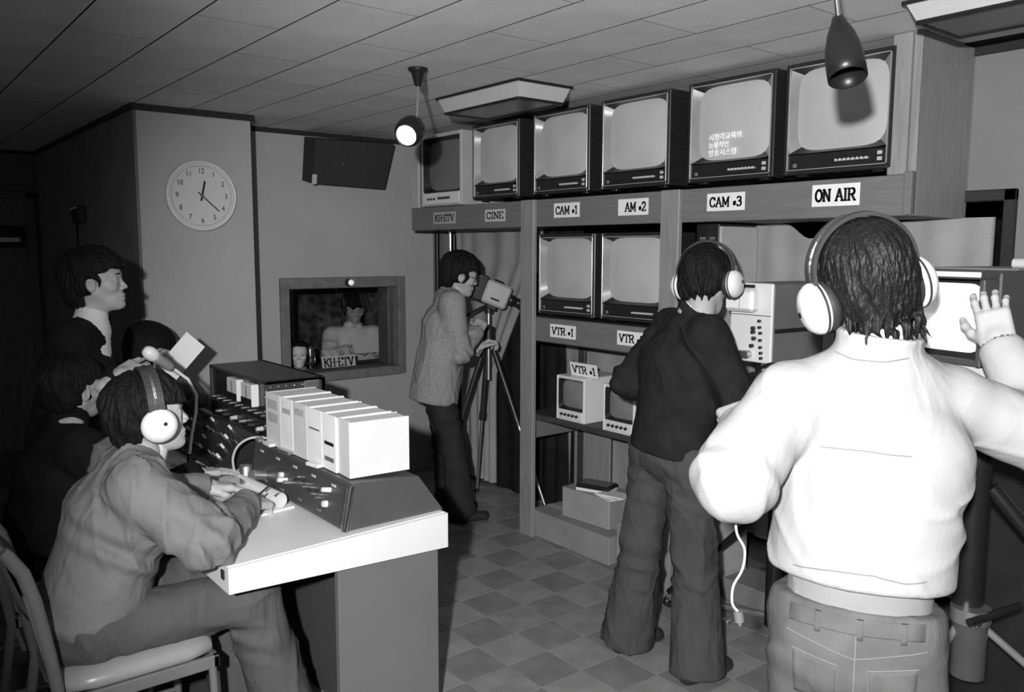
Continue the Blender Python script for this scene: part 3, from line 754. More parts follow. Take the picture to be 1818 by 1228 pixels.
binder('white binder with a dark clip on its spine, second in the row', 2.468, 2.568, 1.230, 1.44, z0, .190, -1, m_paper, 0, [(.085, .097, m_ink), (.03, .045, m_greyp)])
binder('very pale binder in the middle of the row, third from the camera', 2.570, 2.684, 1.228, 1.44, z0, .192, 0, m_paper, 0, [(.12, .126, m_greyp)])
binder('white binder with faint spine print, fourth from the camera', 2.686, 2.798, 1.227, 1.43, z0, .195, 0, m_cover, 0, [(.15, .175, m_lgrey)])
binder('slim white binder with printed spine, fifth from the camera', 2.800, 2.904, 1.226, 1.43, z0, .197, 0, m_paper, 0, [(.14, .16, m_lgrey)])
binder('white binder at the far end of the row next to the rack module', 2.906, 3.04, 1.225, 1.43, z0, .200, 0, m_cover, 0, [(.14, .175, m_lgrey), (.09, .125, m_paperg)])
# cassette cases left lying along the console edge
for k, (y, l) in enumerate(((3.08, .05), (2.99, .07), (2.84, .09), (2.6, .07))):
    tag(MB(T(1.212, y, .9135) @ RZ(6 * k - 8)).box(-.012, .012, -l / 2, l / 2, 0, .012, .002).build('marker_pen', m_white if k % 2 else m_alu),
        ('short pale pen at the far end of the console edge', 'thin pen below the far binder on the console edge', 'long silvery pen below the middle binders', 'white pen below the nearest binders')[k], 'pen', 'pens on the console edge')

# audio rack module with meters, and sloping mixer below it
mdl = thing('audio_rack', 'dark audio rack module with two white meters and rows of knobs', 'rack module', (1.45, 3.6, DZ))
MY0, MY1, MXF, MZ0, MZ1 = 3.30, 3.98, 1.33, .80, 1.105
c = MB(); c.box(MXF, 1.60, MY0, MY0 + .015, .7615, MZ1, .003); c.box(MXF, 1.60, MY1 - .015, MY1, .7615, MZ1, .003); c.box(MXF, 1.60, MY0, MY1, MZ1 - .015, MZ1, .003)
c.box(1.58, 1.60, MY0, MY1, .7615, MZ1, .002); c.box(MXF, 1.60, MY0, MY1, .7615, .78, .002)
c.build('case', mat('rack case enamel', .045, .42, .4, .1, 6.), mdl)
pA = MB().box(MXF + .012, MXF + .02, MY0 + .016, MY1 - .016, .94, MZ1 - .017, .001).build('meter_panel', m_blackp, mdl)
pB = MB().box(MXF + .006, MXF + .018, MY0 + .016, MY1 - .016, .79, .935, .001).build('knob_panel', m_blackp, mdl)
for k, y in enumerate((3.46, 3.63)):
    q = MB().box(MXF - .022, MXF + .012, y - .062, y + .062, .985, 1.082, .004).build('meter', m_white, pA)
    MB().box(MXF - .025, MXF - .021, y - .058, y + .058, .986, 1.02, .002).build('meter_cover', m_blackp, q)
    MB().box(MXF - .0235, MXF - .0215, y - .002, y + .002, 1.02, 1.072, .0004).build('needle', m_ink, q)
for k in range(6):
    for j in range(3):
        y = 3.36 + k * .1; z = .815 + j * .042
        MB().cyl((MXF + .006, y, z), (MXF - .022, y, z), .017 - .003 * j, 12, .014 - .003 * j).build('knob', (m_dknob, m_alu, m_knob)[(k + j) % 3] if j else m_dknob, pB)
for k in range(9):
    MB().cyl((MXF + .012, 3.34 + k * .075, .957), (MXF - .008, 3.34 + k * .075, .957), .006, 8).build('jack', m_alu, pA)
for k in range(7):
    MB().sphere((MXF + .02 + k * .035, MY0 - .003, 1.08), .006, 8, 6).build('rivet', m_chrome, mdl)
    if k < 5: MB().sphere((MXF - .002, MY0 + .008, .80 + k * .06), .006, 8, 6).build('rivet', m_chrome, mdl)
MB().box(1.50, 1.57, MY0 - .008, MY0, 1.055, 1.095, .004).build('corner_plate', m_alu, mdl)
mx_ = thing('mixer_panel', 'low sloping mixer with rows of small bright faders below the audio rack', 'mixer', (1.2, 3.6, DZ))
MB().prism([(1.115, .7615), (1.302, .7615), (1.302, .895), (1.275, .893), (1.115, .785)], 1, 3.31, 4.0).build('mixer_body', m_blackp, mx_)
sl = Vector((.17, 0, .115)).normalized(); sn = Vector((-.56, 0, .83)).normalized()
for k in range(12):
    for j in range(4):
        p = Vector((1.125, 3.345 + k * .055, .792)) + sl * (.025 + j * .045)
        if (k * 3 + j) % 4 == 0: MB().cyl(p, p + sn * .022, .006, 8).build('fader', m_white, mx_)
        elif (k + j) % 3 == 0: MB().cyl(p, p + sn * .014, .009, 10).build('knob', m_dknob, mx_)
        elif j % 2 == 0: MB().cyl(p, p + sn * .018, .004, 6).build('toggle', m_alu, mx_)
tag(MB().tube(smooth_path([(1.155, 3.20, .764), (1.148, 3.20, .83), (1.165, 3.18, .885), (1.21, 3.15, .915), (1.28, 3.125, .905)]), .005, 8).build('loop_cable', m_lgrey), 'pale cable looping from the desk up to the binders', 'cable')

# gooseneck microphone on the desk
mc = thing('gooseneck_microphone', 'desk microphone on a pale curved gooseneck in front of the audio rack', 'microphone', (1.07, 3.42, .752))
MB(T(1.05, 3.42, .7515)).lathe([(.0005, 0), (.045, 0), (.045, .012), (.03, .02), (.012, .028), (.010, .07), (.0005, .072)], 20).build('base', m_blackm, mc)
hp = [Vector((1.05, 3.42, .82)), Vector((1.062, 3.42, .90)), Vector((1.085, 3.43, .985)), Vector((1.09, 3.43, 1.06)), Vector((1.055, 3.42, 1.13)), Vector((1.0, 3.40, 1.175)), Vector((.985, 3.395, 1.185))]
MB().tube(hp, .0065, 10).build('gooseneck', m_white, mc)
dv = (hp[-1] - hp[-3]).normalized(); M = frame(hp[-1], dv, (0, 0, 1)) @ RY(90)
MB(M).lathe([(.0005, -.01), (.014, -.008), (.019, .01), (.021, .07), (.023, .09), (.0005, .092)], 18).build('capsule_body', mat('microphone body', .24, .4, .5, .05, 8.), mc)
MB(M).lathe([(.024, .088), (.027, .1), (.026, .12), (.017, .137), (.0005, .142)], 18).build('grille', m_white, mc)

# open script with a curled page in front of the front operator
sc = thing('open_script', 'open white script pad with its far pages curled over', 'paper', (1.0, 2.75, .757))
def desk_z(x): return .7455 + (x - .806) * .0201
M = T(1.045, 2.885, .7495) @ RY(-1.15) @ RZ(6)
MB(M).box(-.115, .112, -.205, .19, 0, .006, .001).build('page_block', m_paper, sc)
pg = MB(M); vs = []; NS = 26; NW = 8
for i in range(NS + 1):
    u = i / NS
    for k in range(NW + 1):
        q = k / NW                                   # along the pad; the near corner curls most
        y = -.203 + .39 * q; R0 = .030 - .010 * q; x0 = .055 + .05 * q
        s_ = -.113 + u * .30
        if s_ < x0: x, z = s_, .0072 + .004 * math.sin(u * 9) * (1 - q)
        else:
            a = min((s_ - x0) / R0, PI * 1.25); x, z = x0 + R0 * math.sin(a), .0072 + R0 * (1 - math.cos(a))
        vs.append((x, y, z))
fs = [[i * (NW + 1) + k, (i + 1) * (NW + 1) + k, (i + 1) * (NW + 1) + k + 1, i * (NW + 1) + k + 1] for i in range(NS) for k in range(NW)]
pg.add(vs, fs, True); pg.build('curled_page', m_paper, sc)

# ================================================================ chairs: steel frame, vinyl seat
m_vinyl = mat('seat vinyl', .30, .32, .5, .08, 5., bump=.06, bscale=30)
m_frame = mat('chair enamel', .16, .35, .5, .1, 5.)
def chair(label, x, y, rz=0):
    M = T(x, y, 0) @ RZ(rz); t = thing('steel_chair', label, 'chair', M=M, group='steel chairs at the control desk')
    # x forward, seat 0..0.44, half width .215
    hw = .212
    st = MB(M); n = 10; vs = []; fs = []
    def ring(u, v):  # rounded cushion
        return (u, v)
    prof = []
    for (k, (ix, z)) in enumerate(((.012, .425), (.0, .435), (.0, .452), (.012, .470), (.04, .482))):
        prof.append((ix, z))
    NN = 24; loops = []
    for ix, z in prof:
        L_ = []
        for i in range(NN):
            a = 2 * PI * i / NN; c_, s_ = math.cos(a), math.sin(a); q = (abs(c_) ** 7 + abs(s_) ** 7) ** (-1 / 7)
            L_.append((.215 + c_ * q * (.22 - ix), s_ * q * (hw - ix), z))
        loops.append(L_)
    vs = [p for L_ in loops for p in L_]
    fs = [[i * NN + k, i * NN + (k + 1) % NN, (i + 1) * NN + (k + 1) % NN, (i + 1) * NN + k] for i in range(len(prof) - 1) for k in range(NN)]
    vs.append((.2, 0, .49)); c0 = len(vs) - 1
    fs += [[(len(prof) - 1) * NN + k, (len(prof) - 1) * NN + (k + 1) % NN, c0] for k in range(NN)]
    fs.append(list(range(NN))[::-1])
    st.add(vs, fs, True); st.build('seat', m_vinyl, t)
    fr_ = MB(M); fr_.box(.0, .43, -hw, -hw + .02, .385, .425, .004); fr_.box(.0, .43, hw - .02, hw, .385, .425, .004); fr_.box(.41, .43, -hw, hw, .385, .425, .004); fr_.box(0, .02, -hw, hw, .385, .425, .004)
    fr_.build('seat_frame', m_frame, t)
    for s_ in (-1, 1):
        y_ = s_ * (hw - .012)
        MB(M).tube([(.41, y_, .40), (.425, y_, .0)], .0125, 10).build('leg', m_frame, t)
        back = [(-.06, y_, .0), (.0, y_, .40), (-.022, y_, .56), (-.05, y_, .72), (-.072, y_, .80), (-.105, y_, .855), (-.115, y_, .868)]
        bb = MB(M); w_ = .016
        for i in range(len(back) - 1):
            pass
        bb.tube(back, [.013, .016, .018, .019, .019, .018, .016], 10); bb.build('back_post', m_frame, t)
        MB(M).tube([(.03, y_, .30), (-.01, y_, .46), (-.04, y_, .60), (-.068, y_, .74)], .010, 8).build('back_stay', m_frame, t)
        MB(M).tube([(.42, y_, .14), (-.035, y_, .16)], .009, 8).build('stretcher', m_frame, t)
    pad = MB(M); vs = []; fs = []; NY, NZ = 8, 6
    for s_ in (0, 1):
        for j in range(NZ + 1):
            for i in range(NY + 1):
                v = -1 + 2 * i / NY; u = j / NZ
                z = .64 + .225 * u; x_ = -.035 - .075 * u - .018 * (1 - v * v) + (.012 if s_ else -.012)
                vs.append((x_, v * (hw - .02), z))
    n_ = (NY + 1) * (NZ + 1)
    for s_ in (0, 1):
        for j in range(NZ):
            for i in range(NY):
                a = s_ * n_ + j * (NY + 1) + i; q = [a, a + 1, a + NY + 2, a + NY + 1]; fs.append(q)
    for i in range(NY):
        for j in (0, NZ):
            a = j * (NY + 1) + i; fs.append([a, a + 1, n_ + a + 1, n_ + a])
    pad.add(vs, fs, True); pad.build('backrest', m_vinyl, t)
    return t
chair('grey vinyl steel chair under the headphoned operator in the grey jacket', .385, 2.655, 0)
chair('steel chair at the left edge of the picture under the boy in black', .36, 3.33, 0)

# ================================================================ cine camera on tripod
m_trip = mat('tripod black', .025, .35, .5, .15, 10.)
tp = thing('cine_tripod', 'black and silver tripod standing by the pale curtain', 'tripod', (3.25, 4.35, 0))
ap = Vector((3.275, 4.35, 1.10)); feet = (Vector((3.30, 4.52, .0)), Vector((3.42, 3.93, .0)), Vector((2.98, 4.55, .0)))
MB().cyl(ap + Vector((0, 0, -.05)), ap + Vector((0, 0, .05)), .04, 16).build('crown', m_trip, tp)
MB().cyl(ap + Vector((0, 0, -.3)), ap + Vector((0, 0, .16)), .014, 12).build('centre_column', m_alu, tp)
MB().cyl(ap + Vector((0, 0, .14)), ap + Vector((0, 0, .22)), .028, 14).build('pan_head', m_trip, tp)
MB().tube([ap + Vector((-.02, 0, .19)), ap + Vector((-.12, .02, .15)), ap + Vector((-.22, .03, .09))], .009, 8).build('pan_handle', m_trip, tp)
for ft in feet:
    d_ = (ft - ap); a = ap + d_ * .03; b = ap + d_ * .5; c = ap + d_ * .52
    lg = MB().cyl(a, b, .019, 12).build('leg', m_trip, tp)
    MB().cyl(b, ap + d_ * .985, .011, 10).build('leg_tube', m_alu, lg); MB().cyl(ap + d_ * .48, ap + d_ * .53, .023, 12).build('leg_clamp', m_trip, lg)
    MB().cyl(ap + d_ * .975, ft, .016, 10).build('foot', m_trip, lg)
cc_ = thing('cine_camera', 'pale cine camera with dark eyepiece hood on the tripod', 'camera', tuple(ap + Vector((0, 0, .22))))
M = frame(at(880, 522, 5.30), Vector((.80, -.42, -.36)), (0, 0, 1))
MB(M).box(-.085, .085, -.045, .045, -.075, .075, .014).build('body', m_lgrey, cc_)
MB(M).box(-.165, -.085, -.056, .056, -.078, .088, .006).build('viewfinder_hood', m_blackp, cc_)
MB(M @ RY(90)).lathe([(.0005, .08), (.036, .08), (.036, .12), (.03, .125), (.03, .16), (.036, .165), (.036, .20), (.030, .20), (.026, .185), (.0005, .18)], 20).build('lens', m_blackp, cc_)
MB(M).box(-.03, .03, -.049, -.044, -.04, -.028, .002).build('badge', m_blackp, cc_)
MB(M).box(-.04, .02, -.015, .015, .075, .09, .006).build('top_handle', m_blackp, cc_)
MB(M).box(-.03, .03, -.03, .03, -.10, -.074, .004).build('mount_plate', m_trip, cc_)

# ================================================================ television cameras
def knobrow(p, M, pts, r, l, m, nm='knob'):
    for (y, z) in pts: MB(M).cyl((-.0, y, z), (-l, y, z), r, 10).build(nm, m, p)
M1 = T(2.79, 1.985, 1.212) @ RZ(-4)
c1 = thing('television_camera', 'light-panelled television camera with knobs beside the dark-sweatered operator', 'camera', M=M1, group='television cameras')
MB(M1).box(.012, .42, -.1, .1, .0, .31, .006).build('body', m_greyp, c1)
MB(M1).box(.0, .014, -.102, .102, .0, .312, .004).build('rear_panel', m_white, c1)
vf = MB(M1).box(-.05, .0, -.045, .095, .20, .29, .012).build('viewfinder_hood', m_white, c1)
MB(M1).box(-.052, -.049, -.03, .08, .213, .277, .004).build('viewfinder_window', m_paper, vf)
MB(M1).box(-.052, -.0485, .012, .016, .215, .275, .0005).build('window_bar', m_greyp, vf)
MB(M1).box(-.006, .0, -.02, .035, .293, .305, .001).build('name_plate', m_blackp, c1)
MB(M1).box(-.004, .0, -.1, .1, .185, .188, .0005).build('panel_seam', m_greyp, c1)
knobrow(c1, M1, [(-.02, .135), (-.02, .12), (-.025, .095), (-.015, .065)], .008, .014, m_dknob)
knobrow(c1, M1, [(-.05, .14), (-.055, .118), (-.055, .09), (-.057, .062), (-.06, .04), (-.062, .02), (-.048, .165)], .006, .012, m_dknob)
knobrow(c1, M1, [(.02, .03), (.0, .03)], .016, .03, m_alu, 'cable_socket')
MB(M1).box(.02, .42, -.104, -.1, .118, .135, .001).build('side_seam', m_blackp, c1)
MB(M1).box(.33, .40, -.106, -.1, .01, .10, .002).build('side_vent', m_lgrey, c1)
MB(M1 @ T(.42, 0, .16) @ RY(90)).lathe([(.0005, 0), (.06, 0), (.06, .08), (.05, .085), (.05, .16), (.0005, .155)], 20).build('lens', m_blackp, c1)
for k in range(2): MB(M1).box(.05 + k * .25, .08 + k * .25, -.03, .03, -.012, .0, .003).build('mount_plate', m_blackm, c1)
pd = thing('camera_pedestal', 'black wheeled camera pedestal with floor bar behind the dark trousers', 'tripod', (2.98, 1.97, 0))
MB().cyl((3.0, 1.97, .06), (3.0, 1.97, 1.12), .035, 16).build('column', m_blackm, pd)
MB().box(2.9, 3.1, 1.90, 2.04, 1.12, 1.199, .01).build('pan_head', m_blackm, pd)
for e in ((2.90, 2.46), (3.28, 2.10), (2.78, 1.62)):
    v = Vector((e[0], e[1], .05)); MB().tube([(3.0, 1.97, .1), v], .016, 8).build('dolly_leg', m_alu, pd)
    MB().tube([(3.0, 1.97, .62), v + Vector((0, 0, .02))], .014, 8).build('strut', m_blackm, pd)
    MB(T(v.x, v.y, .026) @ RX(90)).lathe([(.0005, -.012), (.025, -.012), (.025, .012), (.0005, .012)], 14).build('wheel', m_blackp, pd)
MB().box(2.89, 2.92, 2.12, 2.47, .035, .055, .004).build('floor_bar', m_alu, pd)
tag(MB().box(3.18, 3.40, 2.06, 2.37, .0, .10, .004).build('low_step', mat('grey step', .20, .6, .3, .1, 4.)), 'low grey step board under the studio opening', 'step')

M2 = T(2.30, 1.045, 1.27) @ RZ(-13)
c2 = thing('television_camera', 'large television camera with bright viewfinder screen held by the white-jacketed operator', 'camera', M=M2, group='television cameras')
MB(M2).box(.03, .62, -.155, .12, .0, .33, .008).build('body', mat('camera enamel grey', .055, .4, .45, .08, 8.), c2)
hd = MB(M2); hd.box(-.03, .03, -.155, -.14, .085, .31, .003); hd.box(-.03, .03, .105, .12, .085, .31, .003); hd.box(-.05, .03, -.155, .12, .31, .33, .003); hd.box(-.02, .03, -.155, .12, .085, .10, .003)
hd.build('viewfinder_hood', MATS['camera enamel grey'], c2)
MB(M2).box(-.053, -.048, -.158, .12, .315, .328, .001).build('hood_edge', m_white, c2)
m_vf = mat('bright viewfinder screen', .70, .35, .4, .04, 2., emit=.32)
vs, fs = screen_mesh(.20, .20, 9, .012); MB(M2 @ T(.026, -.02, .205)).add(vs, fs, True).build('viewfinder_screen', m_vf, c2)
MB(M2).box(.024, .03, -.14, .105, .10, .31, .001).build('screen_surround', m_blackp, c2)
scn = [o for o in bpy.data.objects if o.parent == c2 and o.name.startswith('viewfinder_screen')][0]
Mt = M2 @ T(.012, .05, .2) @ Matrix(((0, 0, -1, 0), (-1, 0, 0, 0), (0, 1, 0, 0), (0, 0, 0, 1)))
for tx, yy in (('시청각교육의', .0), ('능률적인', -.026), ('방송시스템', -.052)):
    me = text_mesh(tx, .024, T(-.03, yy, .003), align='LEFT'); me.transform(Mt); me.materials.clear()
    obj('screen_text', me, MATS['bright screen writing'], scn)
pl = MB(M2).box(-.004, .03, -.155, .12, .0, .085, .003).build('rear_panel', m_lgrey, c2)
MB(M2 @ T(-.004, -.115, .045) @ RY(-90)).lathe([(.0005, 0), (.014, 0), (.014, .004), (.009, .006), (.009, .022), (.0005, .023)], 16).build('knob', m_chrome, pl)
MB(M2 @ T(.62, 0, .17) @ RY(90)).lathe([(.0005, 0), (.075, 0), (.075, .08), (.06, .085), (.06, .2), (.0005, .19)], 22).build('lens', m_blackp, c2)
MB(M2).box(.10, .55, -.15, .115, .33, .336, .002).build('top_plate', m_greyp, c2)
MB(M2).box(.22, .30, -.17, -.05, .336, .36, .005).build('shoe', m_lgrey, c2)
p2 = thing('camera_tripod', 'heavy black camera tripod with chrome clamp at the right edge', 'tripod', (2.42, .98, 0))
cx, cy = 2.43, .97
MB().cyl((cx, cy, .52), (cx, cy, 1.19), .042, 18).build('column', m_blackm, p2)
MB().box(cx - .12, cx + .14, cy - .08, cy + .08, 1.19, 1.269, .012).build('pan_head', m_blackm, p2)
MB().cyl((cx - .02, cy - .02, .46), (cx - .02, cy - .02, .64), .046, 18).build('lower_sleeve', mat('sleeve grey', .06, .3, .5, .1, 8.), p2)
MB().cyl((cx - .02, cy - .02, .62), (cx - .02, cy - .02, .66), .052, 18).build('collar', m_alu, p2)
MB().cyl((cx - .10, cy - .05, .645), (cx + .10, cy - .10, .655), .012, 10).build('clamp_bar', m_blackm, p2)
MB().sphere((cx - .065, cy - .055, .635), .013).build('clamp_screw', m_chrome, p2)
for k, a in enumerate((-60, 60, 180)):
    a = R_(a - 8); e = Vector((cx + .48 * math.cos(a), cy + .48 * math.sin(a), .015))
    lg = MB().tube([(cx + .04 * math.cos(a), cy + .04 * math.sin(a), 1.0), (cx + .16 * math.cos(a), cy + .16 * math.sin(a), .86), (e.x, e.y, e.z)], [.022, .020, .016], 12).build('leg', m_blackm, p2)
    MB().tube([(cx, cy, .63), (cx + .30 * math.cos(a), cy + .30 * math.sin(a), .40)], .011, 8).build('strut', m_greyp, lg)
    MB().cyl(e, e + Vector((0, 0, .03)), .024, 12).build('foot', m_blackp, lg)
MB().tube([(cx + .05, cy - .03, 1.2), (cx - .05, cy - .22, 1.13), (cx - .16, cy - .32, 1.08)], .011, 8).build('pan_handle', m_chrome, p2)
tag(MB().tube(smooth_path([at(1305, 900, 1.87), at(1308, 945, 1.87), at(1322, 975, 1.87), at(1318, 1010, 1.87), at(1302, 1040, 1.87), at(1300, 1070, 1.87), at(1310, 1085, 1.87)]), .003, 6).build('headphone_cord', m_white), 'thin white cord hanging below the white sleeve', 'cable')
t = thing('plug', 'dark connector plug at the end of the hanging white cord', 'plug', tuple(at(1312, 1100, 1.87)))
MB().cyl(at(1310, 1084, 1.87), at(1313, 1103, 1.87), .011, 12).build('plug_body', m_greyp, t); MB().cyl(at(1313, 1103, 1.87), at(1314, 1110, 1.87), .005, 10).build('plug_tip', m_alu, t)

t = thing('dark_filler_cabinet', 'added black cabinet darkening the area behind the right-hand tripod', 'cabinet', (3.3, .9, 0))  # added black cabinet, put in to darken the wall behind the tripod
MB().box(3.08, 3.455, .35, 1.285, 0, 1.16, .006).build('cabinet_body', m_blackp, t)
for y in (.36, .825): 
    dd = MB().box(3.068, 3.08, y, y + .45, .03, 1.13, .004).build('cabinet_door', m_blackp, t)
    MB().box(3.058, 3.068, y + (.40 if y < .5 else .03), y + (.42 if y < .5 else .05), .55, .66, .003).build('handle', m_greyp, dd)

# on the booth desk: microphone and name card
bm_ = thing('booth_microphone', 'shiny studio microphone in a yoke behind the booth window', 'microphone', (2.60, 5.58, .775))
x, y = 2.585, 5.57
MB(T(x, y, .776)).lathe([(.0005, 0), (.04, 0), (.038, .012), (.012, .02), (.01, .05), (.0005, .05)], 20).build('base', m_chrome, bm_)
MB(T(x, y, .83)).lathe([(.0005, 0), (.022, .003), (.026, .02), (.026, .10), (.022, .125), (.0005, .135)], 20).build('capsule', m_alu, bm_)
MB(T(x, y, .83)).lathe([(.0268, .045), (.0275, .05), (.0268, .055)], 20).build('ring', m_blackp, bm_)
for s_ in (-1, 1): MB().tube([(x, y, .82), (x + s_ * .036, y, .835), (x + s_ * .038, y, .92)], .004, 8).build('yoke_arm', m_chrome, bm_)
Ms = T(2.79, 5.53, .776 + .056) @ RX(80)
t = thing('lettered_sign', 'white card with black station initials standing inside the booth window', 'sign', (2.79, 5.53, .776), group='lettered cards of the studio')
MB(Ms).box(-.135, .135, -.056, .046, 0, .003, .0005).build('card', m_paper, t)
mb = letters('KH-ETV', .058, .010, fit=.24); mb.v = [Ms @ (v + Vector((0, 0, .0033))) for v in mb.v]; mb.build('lettering', m_ink, t, fix=False)
# ================================================================ people: signed-distance bodies meshed with surface nets
F4 = np.float32
def V(*a): return np.array(a, F4)
def nv(a): a = np.array(a, float); return a / max(np.linalg.norm(a), 1e-9)
def smin(a, b, k):
    h = np.clip(.5 + .5 * (b - a) / k, 0, 1); return b + (a - b) * h - k * h * (1 - h)
def smax(a, b, k): return -smin(-a, -b, k)
def rcone(P, a, b, ra, rb):
    a = np.array(a, F4); b = np.array(b, F4); ba = b - a; pa = P - a
    t = np.clip(pa @ ba / F4(ba @ ba + 1e-9), 0, 1)
    q = pa - t[:, None] * ba
    return np.sqrt(np.einsum('ij,ij->i', q, q)) - (ra + (rb - ra) * t)
def econe(P, a, b, ea, eb, x):
    """tapered limb of elliptical section: semi-axis [0] along x, [1] across"""
    a = np.array(a, F4); b = np.array(b, F4); ba = b - a; L = np.linalg.norm(ba); n = ba / L
    x = np.array(x, F4); x = x - n * (x @ n); x /= np.linalg.norm(x); y = np.cross(n, x)
    pa = P - a; w_ = pa @ n; t = np.clip(w_ / L, 0, 1); s = t * t * (3 - 2 * t)
    rx = ea[0] + (eb[0] - ea[0]) * s; ry = ea[1] + (eb[1] - ea[1]) * s
    ov = w_ - t * L; m = np.minimum(rx, ry)
    q = np.sqrt((pa @ x / rx) ** 2 + (pa @ y / ry) ** 2 + (ov / m) ** 2)
    return (q - 1) * m
def ell(P, c, r, M=None):
    p = P - np.array(c, F4)
    if M is not None: p = p @ np.array(M, F4)
    r = np.array(r, F4); k0 = np.sqrt(((p / r) ** 2).sum(1)); k1 = np.sqrt(((p / (r * r)) ** 2).sum(1)) + 1e-6
    return k0 * (k0 - 1) / k1
def rbox(P, c, h, r, M=None):
    p = P - np.array(c, F4)
    if M is not None: p = p @ np.array(M, F4)
    q = np.abs(p) - (np.array(h, F4) - r); o = np.maximum(q, 0)
    return np.sqrt((o * o).sum(1)) + np.minimum(q.max(1), 0) - r
def surf(fn, lo, hi, h):
    lo = np.array(lo, float) - 2 * h; hi = np.array(hi, float) + 2 * h; B = 4
    nb = np.ceil((hi - lo) / (h * B)).astype(int); n = nb * B + 1
    cen = [lo[i] + (np.arange(nb[i]) + .5) * h * B for i in range(3)]
    G = np.stack(np.meshgrid(*cen, indexing='ij'), -1).reshape(-1, 3).astype(F4)
    dc = fn(G).reshape(nb)
    act = np.abs(dc) < h * B * 1.5
    D = np.ones(n, F4)
    up = np.repeat(np.repeat(np.repeat(np.where(dc < 0, -1, 1).astype(F4), B, 0), B, 1), B, 2)
    D[:-1, :-1, :-1] = up
    mk = np.zeros(n, bool); ua = np.repeat(np.repeat(np.repeat(act, B, 0), B, 1), B, 2)
    mk[:-1, :-1, :-1] = ua; m2 = mk.copy()
    m2[1:] |= mk[:-1]; m3 = m2.copy(); m3[:, 1:] |= m2[:, :-1]; mk = m3.copy(); mk[:, :, 1:] |= m3[:, :, :-1]
    ix = np.argwhere(mk)
    P = (lo + ix * h).astype(F4)
    out = np.empty(len(P), F4); CH_ = 200000
    for s in range(0, len(P), CH_): out[s:s + CH_] = fn(P[s:s + CH_])
    D[mk] = out
    I = D < 0
    c = np.zeros(np.array(n) - 1, np.int8)
    for a in (0, 1):
        for b in (0, 1):
            for e in (0, 1): c += I[a:n[0] - 1 + a, b:n[1] - 1 + b, e:n[2] - 1 + e]
    A = (c > 0) & (c < 8); cells = np.argwhere(A)
    idx = np.full(A.shape, -1, np.int32); idx[A] = np.arange(len(cells))
    acc = np.zeros((len(cells), 3)); cnt = np.zeros(len(cells))
    corners = [(a, b, e) for a in (0, 1) for b in (0, 1) for e in (0, 1)]
    for i, p in enumerate(corners):
        for q in corners[i + 1:]:
            if sum(abs(p[k] - q[k]) for k in range(3)) != 1: continue
            d0 = D[cells[:, 0] + p[0], cells[:, 1] + p[1], cells[:, 2] + p[2]]; d1 = D[cells[:, 0] + q[0], cells[:, 1] + q[1], cells[:, 2] + q[2]]
            cr = (d0 < 0) != (d1 < 0); t = np.where(cr, d0 / np.where(cr, d0 - d1, 1), 0)
            for k in range(3): acc[:, k] += np.where(cr, p[k] + t * (q[k] - p[k]), 0)
            cnt += cr
    vs = lo + (cells + acc / cnt[:, None]) * h
    quads = []
    for ax in range(3):
        sl0 = [slice(1, -1)] * 3; sl0[ax] = slice(0, -1); sl1 = [slice(1, -1)] * 3; sl1[ax] = slice(1, None)
        a = I[tuple(sl0)]; b = I[tuple(sl1)]; e = np.argwhere(a != b)
        if not len(e): continue
        fl_ = a[tuple(e.T)]
        off = np.ones(3, int); off[ax] = 0; e = e + off
        u, v = [(1, 2), (2, 0), (0, 1)][ax]
        def cell(du, dv):
            k = e.copy(); k[:, u] -= du; k[:, v] -= dv; return idx[tuple(k.T)]
        q = np.stack([cell(1, 1), cell(0, 1), cell(0, 0), cell(1, 0)], 1)
        q = np.where(fl_[:, None], q, q[:, ::-1]); quads.append(q)
    return vs, np.concatenate(quads)
def np_mesh(name, parts):
    """parts: list of (verts, quads) joined into one mesh"""
    vs = np.concatenate([p[0] for p in parts]); o = 0; qs = []
    for p in parts: qs.append(p[1] + o); o += len(p[0])
    qs = np.concatenate(qs); qs = qs[(qs >= 0).all(1)]
    me = bpy.data.meshes.new(name)
    me.vertices.add(len(vs)); me.vertices.foreach_set('co', vs.astype(F4).ravel())
    me.loops.add(len(qs) * 4); me.loops.foreach_set('vertex_index', qs.astype(np.int32).ravel())
    me.polygons.add(len(qs)); me.polygons.foreach_set('loop_start', np.arange(0, len(qs) * 4, 4, dtype=np.int32))
    me.update(); me.validate()
    me.polygons.foreach_set('use_smooth', np.ones(len(me.polygons), bool)); return me
def m3(M): return np.array(M.to_3x3(), F4)
def toloc(P, M):
    """world points -> local frame of matrix M (rigid)"""
    return (P - np.array(M.translation, F4)) @ m3(M)

